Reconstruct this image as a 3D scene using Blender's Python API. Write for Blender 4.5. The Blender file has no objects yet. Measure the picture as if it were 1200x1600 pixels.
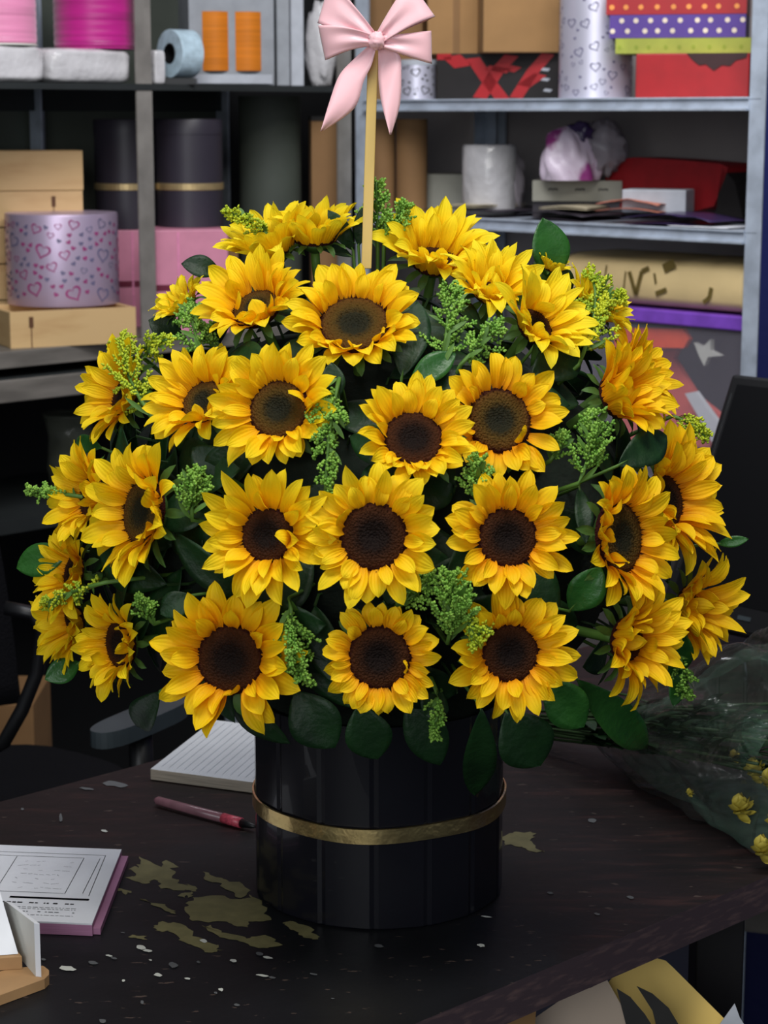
import bpy, math, random
from mathutils import Vector, Matrix, noise
random.seed(7)
PI = math.pi
# ------------------------------------------------------------------ camera, world, lights, exposure
FPX = 3200.0
TH = math.atan(620 / FPX)
CAM = Vector((0, 0, 1.49))
CF = Vector((0, math.cos(TH), -math.sin(TH)))
CU = Vector((0, math.sin(TH), math.cos(TH)))
CR = Vector((1, 0, 0))
S = bpy.context.scene
COL = S.collection
cd = bpy.data.cameras.new('camera'); cam = bpy.data.objects.new('camera', cd); COL.objects.link(cam)
cam.location = CAM; cam.rotation_euler = (PI / 2 - TH, 0, 0)
cd.sensor_fit = 'VERTICAL'; cd.sensor_height = 36; cd.lens = 36 * FPX / 1600
cd.clip_start = .05
cd.dof.use_dof = True; cd.dof.focus_distance = 1.85; cd.dof.aperture_fstop = 14
S.camera = cam
S.view_settings.view_transform = 'Standard'; S.view_settings.look = 'None'
S.view_settings.gamma = 1; S.view_settings.use_curve_mapping = False
S.view_settings.exposure = 0.0
w = bpy.data.worlds.new('world'); S.world = w; w.use_nodes = True
w.node_tree.nodes['Background'].inputs[0].default_value = (.80, .88, 1, 1)
w.node_tree.nodes['Background'].inputs[1].default_value = .20

def area(name, loc, target, sx, sy, power, col=(1, 1, 1)):
    l = bpy.data.lights.new(name, 'AREA'); l.shape = 'RECTANGLE'; l.size = sx; l.size_y = sy
    l.energy = power; l.color = col
    o = bpy.data.objects.new(name, l); COL.objects.link(o); o.location = loc
    o.rotation_euler = (Vector(target) - Vector(loc)).to_track_quat('-Z', 'Y').to_euler()
    return o
area('ceiling_lamp', (.15, 1.15, 2.75), (0, 1.75, .9), 1.3, .5, 27, (1, .98, .93))
area('shop_entrance_daylight', (-.9, -1.6, 2.0), (0, 2, 1.0), 2.0, 1.8, 44, (.93, .97, 1))
area('back_ceiling_lamp', (.1, 2.7, 2.7), (.1, 4.2, 1.25), 1.4, .4, 31, (.97, .97, 1))

# ------------------------------------------------------------------ projection helpers (photo pixels to rays)
def ray(x, y): return CF + CR * ((x - 600) / FPX) + CU * ((800 - y) / FPX)
def on_z(x, y, z=.75):
    r = ray(x, y); return CAM + r * ((z - CAM.z) / r.z)
def on_y(x, y, Y):
    r = ray(x, y); return CAM + r * (Y / r.y)
def on_plane(x, y, P0, n):
    r = ray(x, y); return CAM + r * ((Vector(P0) - CAM).dot(n) / r.dot(n))
def zf(p): return (Vector(p) - CAM).dot(CF)
def px_x(p): return 600 + FPX * (Vector(p) - CAM).x / zf(p)

# ------------------------------------------------------------------ materials
def srgb(r, g, b):
    f = lambda c: (c / 255 / 12.92) if c / 255 <= .04045 else ((c / 255 + .055) / 1.055) ** 2.4
    return (f(r), f(g), f(b), 1)
def mat(name, col, rough=.5, metal=0, var=.12, scale=30, bump=0, bscale=80, trans=0, coat=0, sheen=0, stretch=None, spec=.5, ior=1.45, col2=None, lo=.35, hi=.65, alpha=1):
    m = bpy.data.materials.new(name); m.use_nodes = True
    nt = m.node_tree; N = nt.nodes; L = nt.links; b = N['Principled BSDF']
    b.inputs['Roughness'].default_value = rough; b.inputs['Metallic'].default_value = metal
    b.inputs['Transmission Weight'].default_value = trans; b.inputs['Coat Weight'].default_value = coat
    b.inputs['Specular IOR Level'].default_value = spec; b.inputs['IOR'].default_value = ior
    b.inputs['Sheen Weight'].default_value = sheen; b.inputs['Alpha'].default_value = alpha
    tc = N.new('ShaderNodeTexCoord'); src = tc.outputs['Object']
    if stretch:
        mp = N.new('ShaderNodeMapping'); mp.inputs['Scale'].default_value = stretch
        L.new(src, mp.inputs['Vector']); src = mp.outputs[0]
    nz = N.new('ShaderNodeTexNoise'); nz.inputs['Scale'].default_value = scale; nz.inputs['Detail'].default_value = 6
    L.new(src, nz.inputs['Vector'])
    cr = N.new('ShaderNodeValToRGB'); e = cr.color_ramp.elements
    e[0].position = lo; e[1].position = hi
    c = srgb(*col)
    if col2: e[0].color = c; e[1].color = srgb(*col2)
    else:
        e[0].color = tuple(x * (1 - var) for x in c[:3]) + (1,); e[1].color = tuple(min(1, x * (1 + var)) for x in c[:3]) + (1,)
    L.new(nz.outputs['Fac'], cr.inputs[0]); L.new(cr.outputs[0], b.inputs['Base Color'])
    if bump:
        n2 = N.new('ShaderNodeTexNoise'); n2.inputs['Scale'].default_value = bscale; n2.inputs['Detail'].default_value = 4
        L.new(src, n2.inputs['Vector'])
        bp = N.new('ShaderNodeBump'); bp.inputs['Strength'].default_value = bump; bp.inputs['Distance'].default_value = .01
        L.new(n2.outputs['Fac'], bp.inputs['Height']); L.new(bp.outputs[0], b.inputs['Normal'])
    return m

def petal_mat(name, base, mid, tip):
    m = bpy.data.materials.new(name); m.use_nodes = True
    nt = m.node_tree; N = nt.nodes; L = nt.links; b = N['Principled BSDF']
    uv = N.new('ShaderNodeUVMap'); sp = N.new('ShaderNodeSeparateXYZ'); L.new(uv.outputs[0], sp.inputs[0])
    nz = N.new('ShaderNodeTexNoise'); nz.inputs['Scale'].default_value = 3
    mp = N.new('ShaderNodeMapping'); mp.inputs['Scale'].default_value = (1.2, 9, 1)
    L.new(uv.outputs[0], mp.inputs[0]); L.new(mp.outputs[0], nz.inputs['Vector'])
    ad = N.new('ShaderNodeMath'); ad.operation = 'MULTIPLY_ADD'; L.new(nz.outputs['Fac'], ad.inputs[0]); ad.inputs[1].default_value = .35
    L.new(sp.outputs[0], ad.inputs[2])
    cr = N.new('ShaderNodeValToRGB'); e = cr.color_ramp.elements
    e[0].position = .14; e[0].color = srgb(*base); e[1].position = 1.1; e[1].color = srgb(*tip)
    k = e.new(.48); k.color = srgb(*mid)
    L.new(ad.outputs[0], cr.inputs[0]); L.new(cr.outputs[0], b.inputs['Base Color'])
    b.inputs['Roughness'].default_value = .62; b.inputs['Specular IOR Level'].default_value = .2
    wv = N.new('ShaderNodeTexWave'); wv.bands_direction = 'Y'; wv.inputs['Scale'].default_value = 1.6; wv.inputs['Distortion'].default_value = .6
    L.new(uv.outputs[0], wv.inputs[0])
    bp = N.new('ShaderNodeBump'); bp.inputs['Strength'].default_value = .25; bp.inputs['Distance'].default_value = .0012
    L.new(wv.outputs['Fac'], bp.inputs['Height']); L.new(bp.outputs[0], b.inputs['Normal'])
    tr = N.new('ShaderNodeBsdfTranslucent'); L.new(cr.outputs[0], tr.inputs[0])
    mx = N.new('ShaderNodeMixShader'); mx.inputs[0].default_value = .28
    L.new(b.outputs[0], mx.inputs[1]); L.new(tr.outputs[0], mx.inputs[2]); L.new(mx.outputs[0], N['Material Output'].inputs[0])
    return m

def disc_mat(name, stops, centre=(0, 0)):
    m = bpy.data.materials.new(name); m.use_nodes = True
    nt = m.node_tree; N = nt.nodes; L = nt.links; b = N['Principled BSDF']
    uv = N.new('ShaderNodeUVMap'); sp = N.new('ShaderNodeSeparateXYZ'); L.new(uv.outputs[0], sp.inputs[0])
    nz = N.new('ShaderNodeTexNoise'); nz.inputs['Scale'].default_value = 300
    tc = N.new('ShaderNodeTexCoord'); L.new(tc.outputs['Object'], nz.inputs['Vector'])
    ad = N.new('ShaderNodeMath'); ad.operation = 'MULTIPLY_ADD'; L.new(nz.outputs['Fac'], ad.inputs[0]); ad.inputs[1].default_value = .16
    L.new(sp.outputs[0], ad.inputs[2])
    cr = N.new('ShaderNodeValToRGB'); e = cr.color_ramp.elements
    e[0].position = stops[0][0]; e[0].color = srgb(*stops[0][1]); e[1].position = stops[-1][0]; e[1].color = srgb(*stops[-1][1])
    for p, c in stops[1:-1]:
        k = e.new(p); k.color = srgb(*c)
    L.new(ad.outputs[0], cr.inputs[0]); L.new(cr.outputs[0], b.inputs['Base Color'])
    b.inputs['Roughness'].default_value = .85; b.inputs['Specular IOR Level'].default_value = .15
    vo = N.new('ShaderNodeTexVoronoi'); vo.inputs['Scale'].default_value = 520; L.new(tc.outputs['Object'], vo.inputs['Vector'])
    bp = N.new('ShaderNodeBump'); bp.inputs['Strength'].default_value = .8; bp.inputs['Distance'].default_value = .002; bp.invert = True
    L.new(vo.outputs['Distance'], bp.inputs['Height']); L.new(bp.outputs[0], b.inputs['Normal'])
    return m

M = {}
M['petal'] = petal_mat('petal_yellow', (240, 150, 8), (255, 202, 8), (255, 222, 26))
M['petal_o'] = petal_mat('petal_deep_yellow', (234, 128, 6), (252, 188, 8), (255, 214, 20))
M['petal_l'] = petal_mat('petal_lemon', (246, 176, 10), (255, 214, 14), (255, 232, 40))
M['disc_dark'] = disc_mat('disc_dark', [(0, (20, 13, 12)), (.45, (26, 15, 11)), (.66, (50, 26, 12)), (.86, (66, 34, 13)), (.96, (46, 14, 9)), (1.12, (44, 10, 9))])
M['disc_olive'] = disc_mat('disc_olive', [(0, (28, 30, 22)), (.42, (38, 36, 22)), (.62, (78, 58, 20)), (.86, (88, 58, 18)), (.95, (50, 15, 10)), (1.12, (46, 10, 10))])
M['sepal'] = mat('sepal_green', (58, 92, 34), .6, scale=60)
M['stem'] = mat('stem_green', (82, 120, 46), .55, scale=60)
M['stem_dark'] = mat('stem_dark_green', (40, 66, 30), .55, scale=60)
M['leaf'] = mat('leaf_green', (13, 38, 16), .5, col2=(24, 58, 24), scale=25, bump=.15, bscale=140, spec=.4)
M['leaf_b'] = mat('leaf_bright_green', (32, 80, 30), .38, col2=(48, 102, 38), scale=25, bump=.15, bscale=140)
M['bud'] = mat('goldenrod_green', (96, 146, 46), .55, col2=(146, 190, 76), scale=90)
M['bud_y'] = mat('goldenrod_yellow_green', (150, 178, 36), .6, col2=(196, 204, 40), scale=60)
M['foam'] = mat('foam_shade_green', (9, 22, 12), .95, scale=80, bump=.4)  # foam green darkened to carry the shade of the bouquet gaps
M['black_gloss'] = mat('black_glossy_board', (17, 17, 23), .26, spec=.45, var=.25, scale=6, bump=.03, bscale=6, coat=.3)
M['black_groove'] = mat('black_groove', (4, 4, 5), .6)
M['gold'] = mat('gold_foil', (255, 220, 150), .26, metal=1, scale=12, bump=.3, bscale=26)
M['gold_dull'] = mat('dull_gold_foil', (200, 176, 128), .4, metal=.7)
M['charcoal'] = mat('charcoal_card', (50, 46, 56), .42, scale=5, var=.15)
M['satin_pink'] = mat('satin_pink', (250, 198, 206), .36, sheen=.3, scale=10, var=.03, bump=.04, bscale=30)
M['stick'] = mat('golden_wood', (222, 190, 112), .5, scale=20, stretch=(1, 1, .05))
M['post_dark'] = mat('painted_grey_steel', (140, 136, 130), .45, metal=.3, scale=15, var=.18)
M['post_light'] = mat('galvanised_steel', (176, 186, 200), .42, metal=.2, scale=25, var=.15)
M['rail'] = mat('weathered_grey_steel', (122, 117, 110), .5, metal=.2, scale=6, var=.25, stretch=(1, 1, 6))
M['shelf_dark'] = mat('shelf_dark_steel', (48, 52, 52), .5, metal=.3, scale=6)
M['panel_dark'] = mat('dark_green_grey_panel', (74, 80, 72), .7, scale=3, var=.3)
M['panel_right'] = mat('brown_grey_panel', (158, 150, 148), .7, scale=2, var=.15)
M['wall'] = mat('navy_wall_paint', (14, 22, 76), .6, scale=3, bump=.1)
M['wall_dark'] = mat('dark_wall_paint', (16, 17, 19), .7, scale=3)
M['floor'] = mat('navy_floor', (6, 9, 28), .7, scale=4, bump=.1)
M['ceiling'] = mat('ceiling_paint', (150, 150, 148), .8, scale=4)
M['black_plastic'] = mat('black_plastic', (17, 17, 19), .4, scale=20)
M['screen'] = mat('black_screen', (10, 10, 12), .28, scale=3, var=.05)
M['grey_plastic'] = mat('dark_grey_plastic', (50, 58, 62), .45, scale=20)
M['mesh_fabric'] = mat('black_mesh_fabric', (10, 10, 14), .9, spec=.15, scale=200, bump=.5, bscale=300)
M['chrome'] = mat('chrome', (190, 192, 196), .2, metal=1)
M['card'] = mat('cardboard', (158, 120, 76), .8, scale=8, var=.1, bump=.05)
M['card_dark'] = mat('cardboard_darker', (134, 100, 64), .8, scale=8, var=.1)
M['wood'] = mat('pale_pine', (206, 172, 122), .6, col2=(176, 132, 84), scale=5, stretch=(1, 1, 5), lo=.45, hi=.8)
M['wood_dark'] = mat('burnt_knot', (96, 62, 38), .7)
M['ply'] = mat('plywood_edge', (172, 134, 92), .6, scale=20)
M['white'] = mat('white_paper', (226, 228, 234), .6, var=.03)
M['offwhite'] = mat('offwhite_board', (214, 214, 206), .6, var=.04)
M['dim_paper'] = mat('notebook_paper', (192, 195, 200), .7, var=.03)
M['page_edge'] = mat('page_edge', (150, 140, 126), .8, scale=200, stretch=(.1, .1, 8), var=.25)
M['ink_blue'] = mat('navy_ink', (30, 36, 110), .6)
M['ink'] = mat('grey_ink', (96, 100, 112), .7)
M['black_ink'] = mat('black_ink', (26, 22, 22), .7)
M['pink_page'] = mat('pink_pages', (168, 116, 148), .7, scale=100, stretch=(.1, .1, 8))
M['pink_card'] = mat('pink_card', (206, 134, 158), .5, var=.05)
M['maroon'] = mat('maroon_satin', (104, 32, 54), .4)
M['maroon_dark'] = mat('dark_maroon', (52, 20, 22), .5)
M['magenta'] = mat('magenta_satin', (174, 18, 122), .38, scale=3, stretch=(1, 1, 40), var=.22, sheen=.4)
M['pink_satin'] = mat('pale_pink_satin', (224, 138, 176), .4, scale=3, stretch=(1, 1, 40), var=.15, sheen=.4)
M['clear_wrap'] = mat('crumpled_white_plastic', (196, 194, 196), .22, scale=14, var=.12, bump=.7, bscale=22, coat=.3)
M['grey_wrap'] = mat('crumpled_grey_plastic', (128, 134, 140), .25, scale=14, var=.2, bump=.5, bscale=18, coat=.3)
M['orange'] = mat('orange_yarn', (206, 118, 20), .7, scale=5, stretch=(1, 1, 30))
M['grey_card'] = mat('silver_grey_card', (142, 146, 152), .5, var=.08)
M['light_grey_card'] = mat('light_grey_card', (172, 176, 184), .5, var=.08)
M['tape_side'] = mat('tape_roll_side', (176, 198, 210), .25, scale=60, var=.15)
M['heart_bg'] = mat('silver_lilac_card', (206, 186, 212), .38, metal=.6, scale=5, var=.06)
M['heart_bg_w'] = mat('silver_white_card', (214, 212, 228), .38, metal=.5, scale=5, var=.06)
M['heart_ink'] = mat('heart_magenta_ink', (150, 44, 110), .5)
M['heart_ink_g'] = mat('heart_grey_ink', (100, 96, 128), .5)
M['red'] = mat('red_card', (166, 20, 28), .45, var=.06)
M['red_dark'] = mat('dark_red_fabric', (150, 20, 28), .6, bump=.2, bscale=12)
M['purple'] = mat('purple_card', (84, 56, 142), .5, var=.06)
M['lime'] = mat('lime_card', (160, 168, 62), .5, var=.1)
M['dot_o'] = mat('orange_dot', (236, 150, 70), .5)
M['dot_c'] = mat('cream_dot', (226, 210, 190), .5)
M['dot_g'] = mat('dark_green_dot', (140, 156, 40), .5)
M['kraft'] = mat('gold_kraft_wrap', (226, 200, 146), .5, scale=6, var=.1, bump=.3, bscale=9)
M['kraft_p'] = mat('olive_print', (104, 88, 42), .55)
M['purple_lid'] = mat('purple_plastic', (126, 76, 190), .35)
M['clear_box'] = mat('clear_plastic_tub', (170, 166, 180), .3, scale=3, var=.15, alpha=.13)
M['orange_red'] = mat('orange_red_card', (250, 92, 52), .5)
M['salmon'] = mat('salmon_card', (236, 112, 102), .6, scale=6, var=.1)
M['bag'] = mat('printed_plastic_bag', (222, 206, 224), .3, scale=16, col2=(150, 60, 130), lo=.52, hi=.62, bump=.5, bscale=20)
M['bag_clear'] = mat('milky_plastic_bag', (172, 164, 172), .28, scale=16, var=.1, bump=.6, bscale=18, alpha=.6)
M['grey_box'] = mat('grey_green_card', (150, 148, 136), .6, var=.05)
M['paper_dark'] = mat('dark_folded_paper', (50, 44, 52), .5, scale=8, var=.4)
M['cream'] = mat('cream_paper', (190, 178, 150), .6)
M['peach'] = mat('peach_paper', (190, 120, 100), .5)
M['violet_dark'] = mat('dark_violet_foil', (60, 46, 84), .3, bump=.4, bscale=15)
M['cello'] = mat('cellophane', (60, 84, 72), .10, scale=12, var=.1, bump=1, bscale=22, alpha=.22, spec=1)
M['smoky'] = mat('smoky_cellophane', (34, 34, 30), .12, scale=12, var=.3, bump=1, bscale=20, alpha=.38, spec=1)
def film(name, col, lo_, hi_):
    m = bpy.data.materials.new(name); m.use_nodes = True
    nt = m.node_tree; N = nt.nodes; L = nt.links; b = N['Principled BSDF']
    b.inputs['Base Color'].default_value = srgb(*col); b.inputs['Roughness'].default_value = .12; b.inputs['Specular IOR Level'].default_value = 1
    tc = N.new('ShaderNodeTexCoord'); nz = N.new('ShaderNodeTexNoise'); nz.inputs['Scale'].default_value = 11; nz.inputs['Detail'].default_value = 3; nz.inputs['Distortion'].default_value = 1.2
    L.new(tc.outputs['Object'], nz.inputs['Vector'])
    bp = N.new('ShaderNodeBump'); bp.inputs['Strength'].default_value = 1; bp.inputs['Distance'].default_value = .02
    L.new(nz.outputs['Fac'], bp.inputs['Height']); L.new(bp.outputs[0], b.inputs['Normal'])
    cr = N.new('ShaderNodeValToRGB'); e = cr.color_ramp.elements; e[0].position = .47; e[0].color = (0, 0, 0, 1); e[1].position = .53; e[1].color = (0, 0, 0, 1)
    k = e.new(.50); k.color = (1, 1, 1, 1)
    L.new(nz.outputs['Fac'], cr.inputs[0])
    lw = N.new('ShaderNodeLayerWeight'); lw.inputs[0].default_value = .3
    ad = N.new('ShaderNodeMath'); ad.operation = 'MULTIPLY_ADD'; L.new(cr.outputs[0], ad.inputs[0]); ad.inputs[1].default_value = .22; L.new(lw.outputs['Facing'], ad.inputs[2])
    mr = N.new('ShaderNodeMapRange'); L.new(ad.outputs[0], mr.inputs[0]); mr.inputs[3].default_value = lo_; mr.inputs[4].default_value = hi_
    tr = N.new('ShaderNodeBsdfTransparent'); mx = N.new('ShaderNodeMixShader')
    L.new(mr.outputs[0], mx.inputs[0]); L.new(tr.outputs[0], mx.inputs[1]); L.new(b.outputs[0], mx.inputs[2]); L.new(mx.outputs[0], N['Material Output'].inputs[0])
    return m
M['cello'] = film('cellophane', (96, 124, 108), .07, .55)
M['smoky'] = film('smoky_cellophane', (62, 60, 56), .14, .6)
M['glass'] = mat('cloudy_glass', (120, 124, 110), .15, scale=14, var=.4, alpha=.35, coat=.3)
M['bloom'] = mat('pale_yellow_bloom', (190, 174, 70), .6, var=.15)
M['pen'] = mat('pink_pen_plastic', (128, 90, 98), .25, scale=60)
M['pen_red'] = mat('red_pen_label', (190, 76, 92), .35, scale=300, var=.3)
M['envelope'] = mat('yellow_kraft_card', (240, 204, 112), .6, scale=5, var=.06)
M['tan'] = mat('grey_tan_card', (198, 178, 158), .6, scale=5, var=.08)
M['blade'] = mat('dark_steel_blade', (36, 34, 32), .35, metal=.4)
M['olive_paint'] = mat('olive_bare_board', (116, 110, 72), .6, scale=60, var=.15)
M['chip'] = mat('white_paint_chip', (196, 198, 190), .6, var=.08)
M['chip_grey'] = mat('grey_paint_chip', (88, 90, 92), .6, var=.1)
M['leg_dark'] = mat('dark_desk_leg', (22, 20, 22), .5)

def desk_material():
    m = bpy.data.materials.new('desk_worn_black_paint'); m.use_nodes = True
    nt = m.node_tree; N = nt.nodes; L = nt.links; b = N['Principled BSDF']
    tc = N.new('ShaderNodeTexCoord')
    def nz(scale, detail=6, stretch=(1, 1, 1)):
        mp = N.new('ShaderNodeMapping'); mp.inputs['Scale'].default_value = stretch; mp.inputs['Rotation'].default_value = (0, 0, -.76)
        n = N.new('ShaderNodeTexNoise'); n.inputs['Scale'].default_value = scale; n.inputs['Detail'].default_value = detail
        L.new(tc.outputs['Object'], mp.inputs[0]); L.new(mp.outputs[0], n.inputs['Vector']); return n.outputs['Fac']
    def ramp(src, stops):
        c = N.new('ShaderNodeValToRGB'); e = c.color_ramp.elements
        e[0].position, e[0].color = stops[0][0], srgb(*stops[0][1]); e[1].position, e[1].color = stops[-1][0], srgb(*stops[-1][1])
        for p, k in stops[1:-1]:
            q = e.new(p); q.color = srgb(*k)
        L.new(src, c.inputs[0]); return c.outputs[0]
    brown = ramp(nz(14, 8, (1, 6, 1)), [(.3, (14, 9, 9)), (.55, (27, 16, 16)), (.75, (54, 32, 29))])
    black = ramp(nz(9, 6), [(.3, (9, 10, 13)), (.7, (20, 21, 25))])
    # the black paint has worn off towards the edges of the desk: brown board shows there
    ctr = on_z(400, 1480) - (on_z(700, 1578) * 1)
    vm = N.new('ShaderNodeVectorMath'); vm.operation = 'DISTANCE'; L.new(tc.outputs['Object'], vm.inputs[0]); vm.inputs[1].default_value = (ctr.x, ctr.y, .75)
    ad = N.new('ShaderNodeMath'); ad.operation = 'MULTIPLY_ADD'; L.new(nz(7, 7), ad.inputs[0]); ad.inputs[1].default_value = .5; L.new(vm.outputs['Value'], ad.inputs[2])
    big = ramp(ad.outputs[0], [(.50, (0, 0, 0)), (.60, (255, 255, 255))])
    mx = N.new('ShaderNodeMix'); mx.data_type = 'RGBA'; L.new(big, mx.inputs[0]); L.new(black, mx.inputs[6]); L.new(brown, mx.inputs[7])
    sp = ramp(nz(48, 5, (1, 2.8, 1)), [(.66, (0, 0, 0)), (.69, (255, 255, 255))])
    m2 = N.new('ShaderNodeMix'); m2.data_type = 'RGBA'; L.new(sp, m2.inputs[0]); L.new(mx.outputs[2], m2.inputs[6]); m2.inputs[7].default_value = srgb(74, 62, 56)
    L.new(m2.outputs[2], b.inputs['Base Color'])
    b.inputs['Roughness'].default_value = .5; b.inputs['Specular IOR Level'].default_value = .3
    bp = N.new('ShaderNodeBump'); bp.inputs['Strength'].default_value = .25; bp.inputs['Distance'].default_value = .002
    L.new(nz(40, 6), bp.inputs['Height']); L.new(bp.outputs[0], b.inputs['Normal'])
    return m
M['desk'] = desk_material()
M['desk_edge'] = mat('worn_plum_edge', (62, 50, 55), .55, col2=(98, 78, 76), scale=40, stretch=(1, 1, 5), lo=.5, hi=.8)

# ------------------------------------------------------------------ mesh builder
class MB:
    def __init__(s): s.v = []; s.f = []; s.m = []; s.uv = []
    def add(s, vs, fs, mi=0, uvs=None):
        o = len(s.v); s.v += [Vector(p) for p in vs]
        for f in fs:
            s.f.append([i + o for i in f]); s.m.append(mi)
            s.uv.append([uvs[i] for i in f] if uvs else [(0, 0)] * len(f))
    def box(s, c, e1, e2, e3, mi=0):
        """c corner; e1,e2,e3 edge vectors"""
        c = Vector(c); e1, e2, e3 = Vector(e1), Vector(e2), Vector(e3)
        vs = [c, c + e1, c + e1 + e2, c + e2]; vs += [p + e3 for p in vs]
        s.add(vs, [(0, 3, 2, 1), (4, 5, 6, 7), (0, 1, 5, 4), (1, 2, 6, 5), (2, 3, 7, 6), (3, 0, 4, 7)], mi)
    def grid(s, fn, nu, nv, mi=0, closed=False, uv=True):
        vs = []; us = []
        for i in range(nu + 1):
            for j in range(nv + 1):
                vs.append(fn(i / nu, j / nv)); us.append((i / nu, j / nv))
        fs = [(i * (nv + 1) + j, (i + 1) * (nv + 1) + j, (i + 1) * (nv + 1) + j + 1, i * (nv + 1) + j + 1) for i in range(nu) for j in range(nv)]
        s.add(vs, fs, mi, us)
    def lathe(s, c, prof, n=32, mi=0, M4=None, mis=None):
        c = Vector(c); vs = []; k = len(prof)
        for r, z in prof:
            for j in range(n):
                a = 2 * PI * j / n
                p = Vector((r * math.cos(a), r * math.sin(a), z))
                vs.append((M4 @ p if M4 else p) + c)
        for i in range(k - 1):
            s.add([], [], 0)
        fs = [];
        for i in range(k - 1):
            for j in range(n):
                fs.append((i * n + j, i * n + (j + 1) % n, (i + 1) * n + (j + 1) % n, (i + 1) * n + j))
        o = len(s.v); s.add(vs, fs, mi)
        if mis:
            base = len(s.m) - len(fs)
            for i in range(k - 1):
                for j in range(n): s.m[base + i * n + j] = mis[i]
        if prof[0][0] > 1e-6: s.f.append([o + j for j in range(n)][::-1]); s.m.append(mis[0] if mis else mi); s.uv.append([(0, 0)] * n)
        if prof[-1][0] > 1e-6: s.f.append([o + (k - 1) * n + j for j in range(n)]); s.m.append(mis[-1] if mis else mi); s.uv.append([(0, 0)] * n)
    def tube(s, pts, rad, n=8, mi=0):
        pts = [Vector(p) for p in pts]; vs = []; k = len(pts)
        rads = rad if isinstance(rad, (list, tuple)) else [rad] * k
        up = Vector((0.123, .456, .88)).normalized()
        for i, p in enumerate(pts):
            t = (pts[min(i + 1, k - 1)] - pts[max(i - 1, 0)]).normalized()
            a = t.cross(up)
            if a.length < .05: a = t.cross(Vector((1, 0, 0)))
            a.normalize(); b = t.cross(a)
            for j in range(n):
                an = 2 * PI * j / n; vs.append(p + (a * math.cos(an) + b * math.sin(an)) * rads[i])
        fs = [(i * n + j, i * n + (j + 1) % n, (i + 1) * n + (j + 1) % n, (i + 1) * n + j) for i in range(k - 1) for j in range(n)]
        fs += [tuple(range(n))[::-1], tuple((k - 1) * n + j for j in range(n))]
        s.add(vs, fs, mi)
    def prism(s, poly, e, mi=0, mside=None):
        e = Vector(e); n = len(poly); poly = [Vector(p) for p in poly]
        vs = poly + [p + e for p in poly]
        s.add(vs, [tuple(range(n))[::-1], tuple(range(n, 2 * n))], mi)
        s.add(vs, [(i, (i + 1) % n, n + (i + 1) % n, n + i) for i in range(n)], mi if mside is None else mside)
    def blob(s, c, r, amp=.2, fr=3, seed=0, nu=24, nv=16, mi=0, flat=None):
        c = Vector(c)
        def fn(u, v):
            a = 2 * PI * u; b = PI * v
            d = Vector((math.sin(b) * math.cos(a), math.sin(b) * math.sin(a), math.cos(b)))
            k = 1 + amp * noise.noise(d * fr + Vector((seed, seed * 2.3, 0))) + amp * .4 * noise.noise(d * fr * 2.7 + Vector((seed, 0, seed)))
            p = Vector((d.x * r[0] * k, d.y * r[1] * k, d.z * r[2] * k)) + c
            if flat is not None: p.z = max(p.z, flat)
            return p
        s.grid(fn, nu, nv, mi)
    def build(s, name, mats, parent=None, smooth=False, bevel=0, solid=0, subd=0, weld=False):
        if not isinstance(mats, (list, tuple)): mats = [mats]
        off = Vector((0, 0, 0)); p = parent
        while p: off += p.location; p = p.parent
        me = bpy.data.meshes.new(name)
        vs = s.v
        loc = Vector((0, 0, 0))
        if parent is None:
            xs = [min(v[i] for v in vs) for i in range(3)]; ys = [max(v[i] for v in vs) for i in range(3)]
            loc = Vector(((xs[0] + ys[0]) / 2, (xs[1] + ys[1]) / 2, xs[2])); off = loc
        me.from_pydata([tuple(v - off) for v in vs], [], s.f)
        uvl = me.uv_layers.new(name='UVMap')
        k = 0
        flat = [c for f in s.uv for u in f for c in u]
        if len(flat) == len(uvl.data) * 2: uvl.data.foreach_set('uv', flat)
        for m_ in mats: me.materials.append(M[m_] if isinstance(m_, str) else m_)
        me.polygons.foreach_set('material_index', s.m)
        if smooth: me.polygons.foreach_set('use_smooth', [True] * len(s.f))
        me.update()
        o = bpy.data.objects.new(name, me); COL.objects.link(o); o.location = loc
        if parent: o.parent = parent
        if weld:
            md = o.modifiers.new('weld', 'WELD'); md.merge_threshold = 1e-5
        if bevel:
            md = o.modifiers.new('bevel', 'BEVEL'); md.width = bevel; md.segments = 2; md.limit_method = 'ANGLE'; md.angle_limit = .6
        if subd:
            md = o.modifiers.new('subd', 'SUBSURF'); md.levels = subd; md.render_levels = subd
        if solid:
            md = o.modifiers.new('solid', 'SOLIDIFY'); md.thickness = solid; md.offset = 0
        return o
def thing(name, loc, label, cat, group=None):
    o = bpy.data.objects.new(name, None); COL.objects.link(o); o.location = Vector(loc); o.empty_display_size = .02
    return tag(o, label, cat, group)
def tag(o, label, cat, group=None):
    o['label'] = label; o['category'] = cat
    if group: o['group'] = group
    return o
def struct(o): o['kind'] = 'structure'; return o
def smooth_angle(o, a=.6):
    me = o.data
    me.polygons.foreach_set('use_smooth', [True] * len(me.polygons)); me.set_sharp_from_angle(angle=a); return o

# ------------------------------------------------------------------ room: rotated 46 degrees to the camera
A46 = math.radians(46)
D1 = Vector((math.sin(A46), math.cos(A46), 0))        # along the left shelving, away from camera
NL = Vector((-math.cos(A46), math.sin(A46), 0))       # depth direction of the left shelving
D2 = -NL                                              # along the right shelving, towards the right and the camera
Z = Vector((0, 0, 1))
PA = Vector((-.46, 4.0, 0))
def PL(px, py, t=0): return on_plane(px, py, PA + NL * t, NL)
PB = PL(556, 300, 0); PB.z = 0
def PR(px, py, t=0): return on_plane(px, py, PB + D1 * t, D1)
WD = .46
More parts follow.
